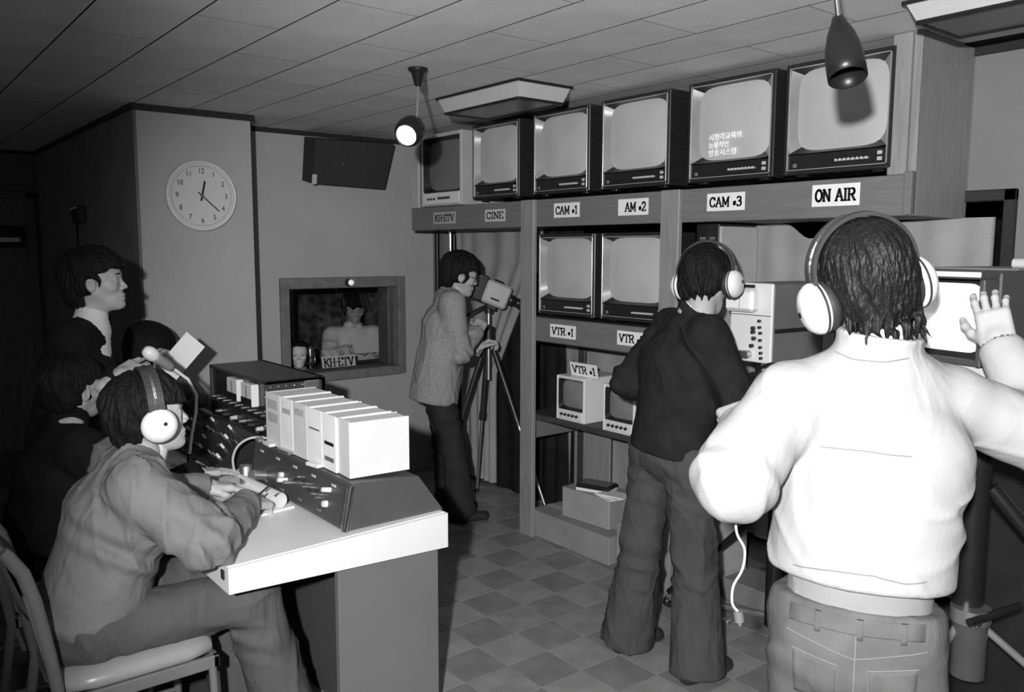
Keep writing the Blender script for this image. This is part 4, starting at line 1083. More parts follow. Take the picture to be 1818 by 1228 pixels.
# ---------------------------------------------------------------- head, hair, hands
def head_sdf(p, female=False):
    y = np.abs(p[:, 1]); q = p.copy(); q[:, 1] = y
    d = ell(p, (-.012, 0, .030), (.098, .076, .088))
    d = smin(d, econe(p, (.025, 0, .03), (.040, 0, -.072), (.062, .062), (.046, .044), (1, 0, 0)), .03)
    d = smin(d, rcone(q, (-.002, .049, -.042), (.058, .014, -.094), .018, .016), .025)
    d = smin(d, ell(p, (.060, 0, -.058), (.030, .030, .032)), .02)
    d = smin(d, ell(p, (.074, 0, -.098), (.019, .021, .016)), .018)
    d = smin(d, ell(q, (.054, .043, -.022), (.024, .020, .020)), .025)
    d = smin(d, rcone(q, (.083, .012, .023), (.068, .046, .024), .009, .008), .014)
    d = smax(d, -ell(q, (.098, .033, .004), (.022, .022, .012)), .010)
    d = smin(d, rcone(q, (.084, .020, .0105), (.078, .048, .009), .0045, .004), .004)
    d = smin(d, rcone(q, (.082, .020, -.0055), (.077, .046, -.004), .0045, .004), .006)
    d = smin(d, rcone(p, (.083, 0, .012), (.103, 0, -.027), .0052, .0092), .010)
    d = smin(d, ell(q, (.093, .012, -.031), (.011, .0075, .0075)), .006)
    d = smax(d, -ell(q, (.098, .006, -.0395), (.006, .0035, .0035)), .003)
    d = smin(d, ell(p, (.086, 0, -.060), (.013, .022, .0065)), .008)
    d = smin(d, ell(p, (.084, 0, -.072), (.013, .019, .0075)), .007)
    d = smax(d, -ell(p, (.100, 0, -.0658), (.010, .021, .0016)), .003)
    e = ell(q, (-.010, .079, -.004), (.019, .0085, .031)); e = smax(e, -ell(q, (-.006, .089, -.002), (.011, .008, .020)), .005)
    d = smin(d, e, .008)
    d = smin(d, rcone(p, (-.024, 0, -.05), (-.040, 0, -.17), .052, .056), .03)
    return d
def hair_sdf(p, fringe=.055, side=.012, back=-.10, grow=0., ears=.0, tuft=.0035, seed=0., bob=False, part=0.):
    y = np.abs(p[:, 1]); q = p.copy(); q[:, 1] = y; x, z = p[:, 0], p[:, 2]
    h = ell(p, (-.016, 0, .042), (.113 + grow, .093 + grow, .094 + grow))
    h = smin(h, ell(p, (-.050, 0, -.02), (.066 + grow, .083 + grow, .085 + grow)), .03)
    if bob: h = smin(h, ell(p, (-.028, 0, -.035), (.080 + grow, .103 + grow, .095)), .03)
    ph = np.arctan2(p[:, 1], x + .02)
    wav = .55 * tuft * np.sin(ph * 47 + 2.2 * np.sin(z * 30 + ph * 5 + seed) + seed) + tuft * .8 * np.sin(ph * 9 + z * 22 + 1.5 * np.sin(ph * 4 + seed) + seed * 2) + tuft * .45 * np.sin(z * 70 + ph * 13 + 2 * np.sin(ph * 7) + seed)
    h = h + wav
    fr = fringe + part * p[:, 1] + (.002 if bob else .008) * np.sin(p[:, 1] * 90 + seed) + .25 * np.maximum(y - .03, 0) * (-1 if bob else -.6)
    car = np.maximum((side + .010 * np.sin(z * 60 + seed)) - x, z - fr)
    h = smax(h, -car, .010)
    if not bob:
        h = smax(h, -np.maximum(-.045 - x, z + .045), .012)
        if ears: h = smax(h, -ell(q, (-.004, .088, -.012), (.026, .03, .036 * ears)), .008)
    h = smax(h, (back + .014 * np.sin(ph * 14 + seed) + .008 * np.sin(ph * 31)) - z, .012)
    return h
FL = ((.042, .025, .021), (.046, .028, .022), (.043, .026, .021), (.033, .021, .019))
def hand_sdf(p, side, curl=(25, 25, 25, 25), thumb=30, spread=4., joint=None):
    """wrist at the origin, fingers along +x, thumb on +y*side, back of the hand up +z"""
    q = p.copy(); q[:, 1] = q[:, 1] * side
    d = rbox(q, (.047, .0, 0), (.046, .040, .014), .013)
    d = smin(d, rcone(q, (-.07, 0, 0), (.015, 0, 0), .029, .025), .02)
    d = smin(d, ell(q, (.03, .028, -.008), (.032, .018, .016)), .012)
    for k in range(4):
        y0 = (.030, .0105, -.010, -.029)[k]; b = np.array([.086 - .004 * abs(k - 1.2), y0, .0]); yaw = R_((1.5 - k) * spread)
        a = 0.; r = (.0093, .0095, .0092, .0082)[k]
        c = curl[k]; cs = c if isinstance(c, (tuple, list)) else (c, c * 1.15, c * .8)
        for j in range(3):
            a += R_(cs[j]); v = np.array([math.cos(a) * math.cos(yaw), math.cos(a) * math.sin(yaw), -math.sin(a)])
            e = b + v * FL[k][j]; d = smin(d, rcone(q, b, e, r, r * .9), .005); b = e; r *= .9
    b = np.array([.018, .030, -.006]); a = R_(thumb)
    for j, (L, r) in enumerate(((.042, .0125), (.033, .0108), (.026, .0095))):
        aa = a - R_(14) * j
        v = nv((math.cos(aa), math.sin(aa), -.28 - .12 * j)); e = b + v * L; d = smin(d, rcone(q, b, e, r, r * .92), .008); b = e
    return d
def folds(P, amp, s=1., seed=0.):
    x, y, z = P[:, 0] * s, P[:, 1] * s, P[:, 2] * s
    w1 = 2.4 * np.sin(9 * y + 7 * x + seed) + 1.3 * np.sin(17 * z - 12 * x + seed * 2); w2 = 2.4 * np.sin(8 * z + seed * 1.7) + 1.2 * np.sin(19 * x + 13 * y + seed)
    a = 1 - np.abs(np.sin(20 * z + 10 * x - 8 * y + w1 + seed)); b = 1 - np.abs(np.sin(17 * x - 19 * y + 13 * z + w2 + 2 * seed))
    m1 = .5 + .5 * np.sin(7 * x + 6 * z + 5 * y + 3 * seed); m2 = .5 + .5 * np.sin(8 * y - 7 * z + seed)
    return -amp * 1.6 * (a ** 2.5 * m1 + b ** 2.5 * m2 - .4)
def joint_folds(P, c, ax, rad, amp, freq):
    """rings of creases round a bent joint"""
    v = P - np.array(c, F4); t = v @ np.array(nv(ax), F4); r2 = (v * v).sum(1)
    w_ = np.exp(-r2 / (rad * rad)); s = np.sin(freq * t + 3. * np.sin(18 * v[:, 2] + 14 * v[:, 0]))
    return amp * w_ * s
def ik(a, c, l1, l2, pole):
    a, c, pole = np.array(a, float), np.array(c, float), np.array(pole, float)
    d = c - a; L = np.linalg.norm(d)
    if L > (l1 + l2) * .995: c = a + d * (l1 + l2) * .995 / L; d = c - a; L = np.linalg.norm(d)
    n = d / L; x = (l1 * l1 - l2 * l2 + L * L) / (2 * L); hgt = math.sqrt(max(l1 * l1 - x * x, 0))
    p = pole - a; p = p - n * (p @ n); p = p / max(np.linalg.norm(p), 1e-6)
    return a + n * x + p * hgt, c

m_skin = mat('skin', .42, .5, .35, .07, 20., bump=.06, bscale=200)
m_hair = mat('black hair', .009, .6, .15, .4, 60., stretch=(1, 1, .14), bump=.8, bscale=150)
m_eyew = mat('eye white', .6, .2, .5, .03, 20.)
m_iris = mat('iris', .012, .15, .5, .1, 20.)
m_shoe = mat('shoe leather', .03, .25, .5, .2, 10.)
m_phone = mat('headphone shell', .78, .3, .5, .03, 8.)
m_band = mat('headband leather', .05, .35, .5, .15, 20.)
m_cush = mat('headphone cushion', .03, .6, .3, .1, 20.)

def hframe(pos, yaw, pitch=0., roll=0.):
    """head frame: x = face direction; pitch > 0 looks up; roll > 0 tilts to the right"""
    return Matrix.Translation(pos) @ RZ(yaw) @ RY(-pitch) @ RX(roll)
def handframe(w_, fing, back): return frame(Vector(w_), Vector(fing), Vector(back))

def person(label, J, head, hair, jacket, trousers=None, hands=(None, None), opts=None, cat='person'):
    """J: joints in world space; head: frame; jacket/trousers: dict of looks"""
    o = opts or {}
    J = {k: np.array(v, float) for k, v in J.items()}
    pel, che, nek = J['pelvis'], J['chest'], J['neck']
    fwd = nv(o['fwd']); base = (pel[0], pel[1], o.get('floor', 0.))
    t = thing('person', label, cat, base)
    h1 = o.get('h', .0075)
    # ---- skin, one mesh: coarse trunk under the clothes, fine head and hands
    parts = []
    sl, sr = J['shL'], J['shR']
    def trunk(P):
        d = econe(P, pel, che, (.085, .13), (.09, .135), fwd)
        d = smin(d, rcone(P, sl, sr, .05, .05), .05); d = smin(d, rcone(P, che, nek, .09, .05), .05)
        for s in 'LR':
            d = smin(d, rcone(P, J['sh' + s], J['el' + s], .043, .036), .03); d = smin(d, rcone(P, J['el' + s], J['wr' + s], .036, .026), .02)
            if 'kn' + s in J:
                d = smin(d, rcone(P, J['hp' + s], J['kn' + s], .06, .045), .03); d = smin(d, rcone(P, J['kn' + s], J['an' + s], .042, .034), .03)
        hc = np.array((head @ Vector((-.035, 0, -.14))), float)
        d = smin(d, rcone(P, nek, hc, .05, .05), .03)
        return d
    pts = np.array(list(J.values())); parts.append(surf(trunk, pts.min(0) - .17, pts.max(0) + .12, .016))
    hp = head.translation
    def hd(P): return head_sdf(toloc(P, head))
    hh = o.get('hh', .0036)
    parts.append(surf(hd, np.array(hp) - .21, np.array(hp) + .17, hh))
    for s, hs in zip('LR', hands):
        if hs is None: continue
        HM = hs['M']; sd = hs.get('side', 1 if s == 'R' else -1)
        fnh = lambda P, HM=HM, hs=hs, sd=sd: hand_sdf(toloc(P, HM), sd, hs.get('curl', (25,) * 4), hs.get('thumb', 35), hs.get('spread', 4.))
        c = np.array(HM @ Vector((.07, 0, -.02)))
        parts.append(surf(fnh, c - .15, c + .15, o.get('hand_h', .0032)))
    obj('body', np_mesh('body', parts), o.get('skin', m_skin), t)
    # ---- eyes and brows
    for s in (-1, 1):
        if not o.get('face', True): break
        e = MB(head @ T(.0725, s * .033, .0025)); e.sphere((0, 0, 0), .0135, 16, 10); e = e.build('eye', m_eyew, t)
        g = MB(head @ T(.0725, s * .033, .0025) @ RZ(o.get('gaze', 0)) @ RY(90)); g.lathe([(.0068, .0119), (.005, .0130), (.0005, .0138)], 14); g.build('iris', m_iris, e)
        b = MB(head); b.tube([(.0935, s * .013, .0255), (.0905, s * .027, .0295), (.079, s * .047, .0265)], [.0032, .0036, .0018], 6); b.build('eyebrow', m_hair, t)
    # ---- hair
    hk = dict(hair); hs_ = hk.pop('h', .0042); locks = hk.pop('locks', None)
    def hf(P):
        L = toloc(P, head); d = hair_sdf(L, **hk)
        if locks is not None:
            for a, b, r in locks: d = smin(d, rcone(L, a, b, r, .0015), .004)
        return d
    obj('hair', np_mesh('hair', [surf(hf, np.array(hp) - .19, np.array(hp) + .17, hs_)]), o.get('hairmat', m_hair), t)
    # ---- upper garment
    jk = jacket; up = nv(nek - pel); g = jk.get('bulk', 0.); hem = jk.get('hem', .02); seed = jk.get('seed', 1.)
    def jf(P):
        w0, d0 = jk.get('waist', (.125, .165)); w1, d1 = jk.get('chestr', (.13, .18))
        wst = pel + up * (hem + .02)
        d = econe(P, wst, che, (w0, d0), (w1, d1), fwd)
        d = smin(d, econe(P, che, nek - up * .07, (w1 * .98, d1 * .98), (.085, .12), fwd), .04)
        tp_ = jk.get('trap', .045)
        d = smin(d, rcone(P, sl + (nek - sl) * .12 - up * .012, nek - up * tp_, jk.get('shr', .070 + g * .6), jk.get('trapr', .062)), .05)
        d = smin(d, rcone(P, sr + (nek - sr) * .12 - up * .012, nek - up * tp_, jk.get('shr', .070 + g * .6), jk.get('trapr', .062)), .05)
        for s in 'LR':
            a, b, c = J['sh' + s], J['el' + s], J['wr' + s]; ra, rb, rc = jk.get('sleeve', (.072, .060, .050))
            ce = b + (c - b) * jk.get('cuff', .94)
            arm = smin(rcone(P, a, b, ra + g, rb + g), rcone(P, b, ce, rb + g, rc + g * .3), .03)
            arm = arm + joint_folds(P, b, c - b, .13, jk.get('jf', .007), 62) + joint_folds(P, b, b - a, .13, jk.get('jf', .007) * .8, 55)
            if jk.get('band'): arm = smin(arm, rcone(P, b + (ce - b) * .93, ce + (ce - b) * .05, rc * .9, rc * .82), .015)
            d = smin(d, arm, jk.get('armk', .035))
            d = smax(d, -rcone(P, ce + nv(c - b) * .02, ce + nv(c - b) * .2, rc * .72, rc * .9), .006)
        d = d + folds(P, jk.get('fold', .006), jk.get('fs', 1.), seed)
        for c, ax, rad, amp, fq in jk.get('extra', ()): d = d + joint_folds(P, c, ax, rad, amp, fq)
        # hem: flat cut, with a gathered band when elastic
        hz = (P - np.array(pel + up * hem, F4)) @ np.array(up, F4)
        if jk.get('elastic'):
            e0 = jk['elastic']; bnd = econe(P, pel + up * hem, pel + up * (hem + .05), (e0[0], e0[1]), (e0[0], e0[1]), fwd)
            d = smin(d, bnd, .03)
        if jk.get('cutk', True): d = smax(d, -hz, .012) if not o.get('sit') else smax(d, -hz, .03)
        # neck opening
        nd = nv(np.array(head @ Vector((-.03, 0, -.10))) - nek)
        d = smax(d, -rcone(P, nek + nd * jk.get('nk', .03), nek + nd * .3, jk.get('nr', .068), .10), .008)
        vee = jk.get('vee')
        if vee: d = smax(d, -rcone(P, nek + fwd * .13 - up * .02, nek + fwd * .19 - up * vee, .055, .006), .008)
        if jk.get('collar'):
            cr, cz, ch, th = jk['collar']
            v = P - np.array(nek + nd * cz, F4); z = v @ np.array(nd, F4); rr = np.sqrt(np.maximum((v * v).sum(1) - z * z, 0))
            q = np.maximum(np.abs(rr - (cr + z * .15)) - th, np.abs(z) - ch) - .004
            d = smin(d, q, jk.get('ck', .012))
        return d
    lo = np.minimum(pts.min(0), pts.max(0)) - .2; arms = np.array([J[k + s] for k in ('sh', 'el', 'wr') for s in 'LR'] + [pel, che, nek])
    obj(jk.get('name', 'jacket'), np_mesh('jacket', [surf(jf, arms.min(0) - .24, arms.max(0) + .17, jk.get('h', h1))]), jk['m'], t)
    # ---- shirt or turtleneck collar
    if o.get('shirt'):
        sc_ = o['shirt']; nd = nv(np.array(head @ Vector((-.03, 0, -.10))) - nek)
        def sf(P):
            d = rcone(P, nek - up * .06, nek + nd * sc_.get('h', .045), sc_.get('r', .066), sc_.get('r2', .060))
            if sc_.get('front'): d = smin(d, econe(P, nek - up * .04 + fwd * .02, che + fwd * .03, (.07, .09), (.095, .11), fwd), .03)
            zz = (P - np.array(nek + nd * sc_.get('h', .045), F4)) @ np.array(nd, F4)
            d = d + .0015 * np.sin(zz * 420)
            return smax(d, zz, .004)
        obj(sc_.get('name', 'shirt'), np_mesh('shirt', [surf(sf, np.minimum(nek, che) - .22, nek + .2, .006)]), sc_['m'], t)
    if o.get('tail'):   # shirt showing below the jacket
        tl = o['tail']
        def tf(P):
            d = econe(P, pel + up * (hem - .09), pel + up * (hem + .06), tl['r'], tl['r'], fwd)
            return d + folds(P, .003, 1.4, 4.)
        obj('shirt_tail', np_mesh('shirt_tail', [surf(tf, pel - .28, pel + .28, .008)]), tl['m'], t)
    # ---- trousers and shoes
    if trousers:
        tr = trousers
        def tf(P):
            hl, hr = J['hpL'], J['hpR']
            d = econe(P, pel - up * tr.get('crotch', .03), pel + up * tr.get('top', .10), tr.get('hip', (.115, .165)), tr.get('wst', (.105, .15)), fwd)
            for s in 'LR':
                a, b, c = J['hp' + s], J['kn' + s], J['an' + s]; ra, rb, rc = tr.get('leg', (.092, .072, .085))
                bt = c + nv(c - b) * tr.get('drop', .02)
                lg = smin(rcone(P, a, b, ra, rb), rcone(P, b, bt, rb, rc), .03)
                lg = smax(lg, (P - np.array(bt, F4)) @ np.array(nv(bt - b), F4), .006)
                lg = lg + joint_folds(P, b, c - b, .16, tr.get('jf', .006), 48) + joint_folds(P, a, b - a, .14, tr.get('jf', .006), 46)
                d = smin(d, lg, .025)
            tz = (P - np.array(pel + up * tr.get('top', .10), F4)) @ np.array(nv(up - fwd * (up @ fwd) - fwd * .25) if o.get('sit') else up, F4)
            d = smax(d, tz, .008) + folds(P, tr.get('fold', .005), .9, seed + 3)
            return d
        lp = np.array([J[k + s] for k in ('hp', 'kn', 'an') for s in 'LR'] + [pel])
        obj('trousers', np_mesh('trousers', [surf(tf, lp.min(0) - .2, lp.max(0) + .22, tr.get('h', h1))]), tr['m'], t)
        for s in 'LR':
            if s in o.get('noshoe', ''): continue
            an = J['an' + s]; dr = nv((*(o.get('toe' + s, fwd))[:2], 0)); sd = np.array([-dr[1], dr[0], 0]); fz = o.get('floor', 0.)
            c = np.array([an[0], an[1], fz])
            def shf(P):
                d = econe(P, c - dr * .05 + V(0, 0, .035), c + dr * .15 + V(0, 0, .026), (.040, .036), (.032, .044), V(0, 0, 1))
                d = smin(d, rcone(P, c + V(0, 0, .05) - dr * .01, c + V(0, 0, .11) - dr * .015, .042, .038), .03)
                d = smax(d, (fz + .001) - P[:, 2], .004); return d
            sh = obj('shoe', np_mesh('shoe', [surf(shf, c - .13 - np.abs(dr) * .0, c + .24, .006)]), o.get('shoem', m_shoe), t)
    return t

def headphones(label, head, s=1., tilt=0., drop=-.012):
    """white shells on black cushions, sprung band over the crown; x = face direction of the wearer"""
    t = thing('headphones', label, 'headphones', M=head, group='white headphones of the crew')
    HM = head @ RY(tilt)
    for sd in (-1, 1):
        M = HM @ T(.002, sd * .083, drop) @ RX(-90 * sd) @ Matrix.Scale(s, 4)
        MB(M).lathe([(.02, -.004), (.046, -.002), (.051, .008), (.050, .018), (.044, .024)], 30).build('cushion', m_cush, t)
        c = MB(M).lathe([(.046, .018), (.052, .022), (.053, .030), (.050, .040), (.041, .051), (.026, .058), (.0005, .060)], 34).build('ear_cup', m_phone, t)
        MB(M).lathe([(.0535, .026), (.0545, .028), (.0535, .031)], 34).build('seam_ring', m_cush, c)
        MB(M @ T(.012, .008, .0565)).lathe([(.0005, .004), (.0055, .004), (.0065, .0)], 12).build('vent', m_ink, c)
        MB(HM).tube([(.0, sd * .106, .035), (.0, sd * .112, .06), (.0, sd * .108, .085)], .006, 8).build('yoke', m_chrome, t)
    n = 26
    for nm, r0, dx, m, th in (('headband', 1.06, .0, m_band, .011), ('band_spring', 1.05, .0, m_chrome, .004)):
        vs = []; fs = []
        for i in range(n + 1):
            a = -.08 * PI + (1.16 * PI) * i / n
            cx_, cz_ = math.cos(a), math.sin(a)
            for k in range(4):
                ww = .023 * (1 if k in (0, 1) else -1) if nm == 'headband' else .004 * (1 if k in (0, 1) else -1)
                rr = (.004 if k in (0, 3) else -.004) if nm == 'headband' else (.007 if k in (0, 3) else .003)
                vs.append((ww + dx, (.110 + rr) * r0 * cx_, .035 + (.112 + rr) * r0 * cz_))
        for i in range(n):
            for k in range(4): fs.append([i * 4 + k, i * 4 + (k + 1) % 4, i * 4 + 4 + (k + 1) % 4, i * 4 + 4 + k])
        fs += [[0, 1, 2, 3], [n * 4 + k for k in (3, 2, 1, 0)]]
        MB(HM).add(vs, fs, False).build(nm, m, t)
    return t
# ================================================================ the crew
def skel(pel, nek, yaw, shw=.172, hipw=.09, drop=.055, twist=0.):
    pel, nek = np.array(pel, float), np.array(nek, float); up = nv(nek - pel)
    a = R_(yaw); f = np.array([math.cos(a), math.sin(a), 0]); a2 = R_(yaw + twist); l2 = np.array([-math.sin(a2), math.cos(a2), 0]); l = np.array([-math.sin(a), math.cos(a), 0])
    che = pel + (nek - pel) * .62
    J = dict(pelvis=pel, chest=che, neck=nek, shL=nek + l2 * shw - up * drop, shR=nek - l2 * shw - up * drop, hpL=pel + l * hipw - up * .03, hpR=pel - l * hipw - up * .03)
    return J, f, l
def A(*p): return np.array(at(*p))
m_wjack = mat('white blouson cloth', .40, .85, .15, .03, 6., bump=.08, bscale=120, crease=.22, cscale=4.)
m_jeans = mat('faded denim', .115, .85, .15, .2, 9., bump=.15, bscale=400, crease=.14, cscale=8.)
m_tee = mat('pale knit', .26, .85, .15, .05, 8., bump=.1, bscale=140)
m_sweater = mat('charcoal sweater', .020, .92, .08, .2, 14., bump=.15, bscale=260, crease=.25, cscale=6.)
m_dtrous = mat('dark flannel', .062, .85, .12, .12, 8., bump=.08, bscale=300, crease=.4, cscale=6.)
m_tweed = mat('grey tweed', .28, .9, .12, .16, 90., bump=.2, bscale=300, crease=.4, cscale=6.)
m_btrous = mat('black worsted', .028, .85, .15, .2, 8., bump=.15, bscale=200)
m_black_j = mat('black suit cloth', .012, .85, .15, .3, 8., bump=.15, bscale=200)
m_school = mat('black school jacket', .011, .9, .1, .3, 8., bump=.15, bscale=200)
m_grey_j = mat('grey work jacket', .17, .85, .15, .08, 7., bump=.08, bscale=250, crease=.28, cscale=6.)
m_grey_t = mat('grey work trousers', .085, .85, .15, .1, 7., bump=.08, bscale=250, crease=.28, cscale=6.)
m_shirt = mat('white shirt cotton', .72, .8, .2, .03, 8.)
m_check = mat('dim check sleeve', .10, .9, .1, 0, 22., kind='checker', g2=.15)
m_booth = mat('pale booth sweater', .75, .9, .1, .1, 9., bump=.3, bscale=120)
rl = random.Random(11)

# ---- operator in the white blouson, seen from behind
J, f, l = skel(A(1522, 1070, 1.87), A(1556, 628, 1.845), 27)
J.update(shL=A(1394, 710, 1.83), shR=A(1692, 714, 1.87), elL=A(1303, 850, 1.78), wrL=A(1318, 752, 2.0), elR=A(1872, 786, 1.88), wrR=A(1774, 612, 2.03))
b = J['pelvis']
J.update(knL=b + l * .11 + f * .03 - V(0, 0, .40), knR=b - l * .12 + f * .02 - V(0, 0, .40), anL=b + l * .13 - V(0, 0, .79), anR=b - l * .14 - V(0, 0, .79))
HW = hframe(at(1535, 502, 1.855), 54, -3, -15)
lk = []
for k in range(46):
    a_ = rl.uniform(1.7, 4.6); r_ = .074 + rl.uniform(0, .010); s_ = np.array([-.040 + r_ * math.cos(a_) * .8, r_ * math.sin(a_), rl.uniform(-.11, -.02)])
    e_ = s_ + np.array([rl.uniform(-.016, .004), rl.uniform(-.02, .02), -rl.uniform(.03, .06)]); lk.append((s_, e_, rl.uniform(.006, .011)))
hr = dict(M=handframe(J['wrR'], A(1744, 472, 2.11) - A(1774, 612, 2.03), A(1700, 560, 1.7) - A(1780, 580, 2.15)), curl=((4, 28, 25), (6, 30, 28), (8, 32, 28), (12, 35, 28)), thumb=40, spread=4)
hl = dict(M=handframe(J['wrL'], A(1300, 728, 2.07) - A(1318, 752, 2.0), A(1310, 640, 1.8) - A(1310, 730, 2.0)), curl=(50, 55, 55, 55), thumb=30)
pw = person('operator in a white blouson and jeans with headphones, back to the viewer at the right', J, HW,
       dict(fringe=.05, side=.02, back=-.135, grow=.006, tuft=.0032, seed=2., locks=lk, h=.0036),
       dict(m=m_wjack, name='blouson', bulk=.012, waist=(.155, .195), chestr=(.145, .20), sleeve=(.064, .076, .052), hem=.065, elastic=(.128, .168), fold=.0032, fs=.75, jf=.005, band=True, nr=.066, nk=.05, collar=(.078, .022, .024, .006), ck=.02, trap=.045, trapr=.080, shr=.082, h=.0065, cuff=.90,
            extra=((A(1640, 900, 1.8), (.5, -.2, .8), .14, .004, 30),)),
       dict(m=m_jeans, hip=(.120, .170), wst=(.120, .162), top=.018, crotch=.115, leg=(.100, .080, .085), fold=.0035, h=.0075), (hl, hr),
       dict(fwd=f, h=.0075, face=False, hairmat=mat('dark hair with sheen', .011, .45, .28, .4, 60., stretch=(1, 1, .14), bump=.8, bscale=150), tail=dict(m=m_tee, r=(.112, .154)), noshoe=''))
headphones('white headphones on the operator in the white blouson', HW, 1.14, -6, -.028)
# denim and blouson details stitched onto the cloth
from mathutils.bvhtree import BVHTree
def cloth_tools(root, part):
    o = [c for c in bpy.data.objects if c.parent == root and c.name.startswith(part)][0]; W = WM[root.name]
    bv = BVHTree.FromPolygons([W @ v.co for v in o.data.vertices], [tuple(q.vertices) for q in o.data.polygons])
    O = Vector(b) - Vector(f) * .6
    def hit(u, v, off):
        r = bv.ray_cast(O + Vector(l) * u + Vector((0, 0, v)), Vector(f)); return (r[0] - Vector(f) * off) if r[0] else None
    def line(nm, pts, m, rad=.0016, n=14):
        P = []
        for i in range(len(pts) - 1):
            for k in range(n): t_ = k / n; P.append((pts[i][0] + (pts[i + 1][0] - pts[i][0]) * t_, pts[i][1] + (pts[i + 1][1] - pts[i][1]) * t_))
        P.append(pts[-1]); H = [h_ for h_ in (hit(u, v, .0006) for u, v in P) if h_]
        if len(H) > 2: MB().tube(H, rad, 6).build(nm, m, o)
    def patch(nm, c4, m, th=.003, n=10):
        vs = []; fs = []
        for s_ in (0, 1):
            for j in range(n + 1):
                for i in range(n + 1):
                    a_, b_ = i / n, j / n
                    u = (c4[0][0] * (1 - a_) + c4[1][0] * a_) * (1 - b_) + (c4[3][0] * (1 - a_) + c4[2][0] * a_) * b_
                    v = (c4[0][1] * (1 - a_) + c4[1][1] * a_) * (1 - b_) + (c4[3][1] * (1 - a_) + c4[2][1] * a_) * b_
                    h_ = hit(u, v, th if s_ else -.002)
                    if h_ is None: return
                    vs.append(h_)
        N_ = (n + 1) ** 2
        for j in range(n):
            for i in range(n):
                q = [j * (n + 1) + i, j * (n + 1) + i + 1, (j + 1) * (n + 1) + i + 1, (j + 1) * (n + 1) + i]; fs.append([N_ + k for k in q])
        for k in range(n):
            for q in ((k, k + 1), (n * (n + 1) + k, n * (n + 1) + k + 1), (k * (n + 1), (k + 1) * (n + 1)), (k * (n + 1) + n, (k + 1) * (n + 1) + n)): fs.append([q[0], q[1], N_ + q[1], N_ + q[0]])
        MB().add(vs, fs, True).build(nm, m, o)
    return line, patch
m_thread = mat('pale stitching', .21, .8, .2, .05, 8.); m_crease = mat('seam thread grey', .22, .8, .2, .05, 8.)
line, patch = cloth_tools(pw, 'trousers')
patch('waistband', [(.135, -.022), (-.135, -.022), (-.135, .012), (.135, .012)], m_jeans, .004)
for u in (.075, -.01, -.095): patch('belt_loop', [(u + .006, -.03), (u - .006, -.03), (u - .006, .012), (u + .006, .012)], m_jeans, .008, 4)
for s_ in (1, -1):
    c4 = [(s_ * .035, -.20), (s_ * .120, -.19), (s_ * .126, -.085), (s_ * .030, -.095)]
    patch('back_pocket', c4 if s_ < 0 else [c4[1], c4[0], c4[3], c4[2]], m_jeans, .005)
    line('pocket_stitch', [(s_ * .126, -.085), (s_ * .030, -.095), (s_ * .035, -.20)], m_thread, .0014)
    line('yoke_seam', [(0, -.075), (s_ * .14, -.045)], m_thread, .0013)
line('centre_seam', [(-.003, -.022), (-.003, -.24)], m_thread, .0015)
line, patch = cloth_tools(pw, 'blouson')
vz = at(1540, 790, 1.78).z - b[2]
line('yoke_seam', [(.085, vz), (0, vz + .002), (-.09, vz - .003)], m_crease, .0012)
vc = at(1556, 640, 1.76).z - b[2]
line('collar_seam', [(.07, vc + .012), (.03, vc), (-.03, vc - .002), (-.075, vc + .006)], m_crease, .0013)
line('hem_seam', [(.13, .105), (.05, .118), (-.03, .120), (-.09, .108), (-.13, .112)], m_crease, .0014)

# ---- operator in the charcoal sweater
J, f, l = skel((2.47, 2.10, .90), (2.515, 2.055, 1.40), -4, shw=.162, twist=-20)
J.update(elR=A(1312, 722, 3.02), wrR=(2.775, 1.87, 1.17), elL=(2.46, 2.33, 1.12), wrL=(2.73, 2.13, 1.16))
J.update(knL=(2.47, 2.235, .50), knR=(2.50, 1.995, .49), anL=(2.45, 2.285, .085), anR=(2.47, 1.945, .085))
HB = hframe(at(1254, 500, 3.2), 10, -12, -4)
hr = dict(M=handframe(J['wrR'], (.75, .25, -.1), (-.2, -.9, .5)), curl=(45, 48, 50, 52), thumb=30)
hl = dict(M=handframe(J['wrL'], (.9, -.1, .1), (0, .7, .7)), curl=(45, 48, 50, 52), thumb=30)
person('operator in a charcoal sweater and flared dark trousers with headphones', J, HB,
       dict(fringe=.05, side=.02, back=-.075, grow=.0, tuft=.004, seed=5., ears=.6),
       dict(m=m_sweater, name='sweater', bulk=.004, waist=(.135, .170), chestr=(.135, .185), sleeve=(.070, .064, .050), hem=-.03, elastic=(.128, .166), fold=.005, jf=.007, nr=.060, nk=.02, collar=(.062, .015, .012, .006), band=True),
       dict(m=m_dtrous, hip=(.118, .160), wst=(.108, .148), top=.09, leg=(.098, .083, .112), drop=.055, fold=.005, jf=.008), (hl, hr),
       dict(fwd=f, face=False, shirt=dict(m=m_shirt, r=.058, r2=.056, h=.035)))
headphones('white headphones on the operator in the charcoal sweater', HB, 1., -4)

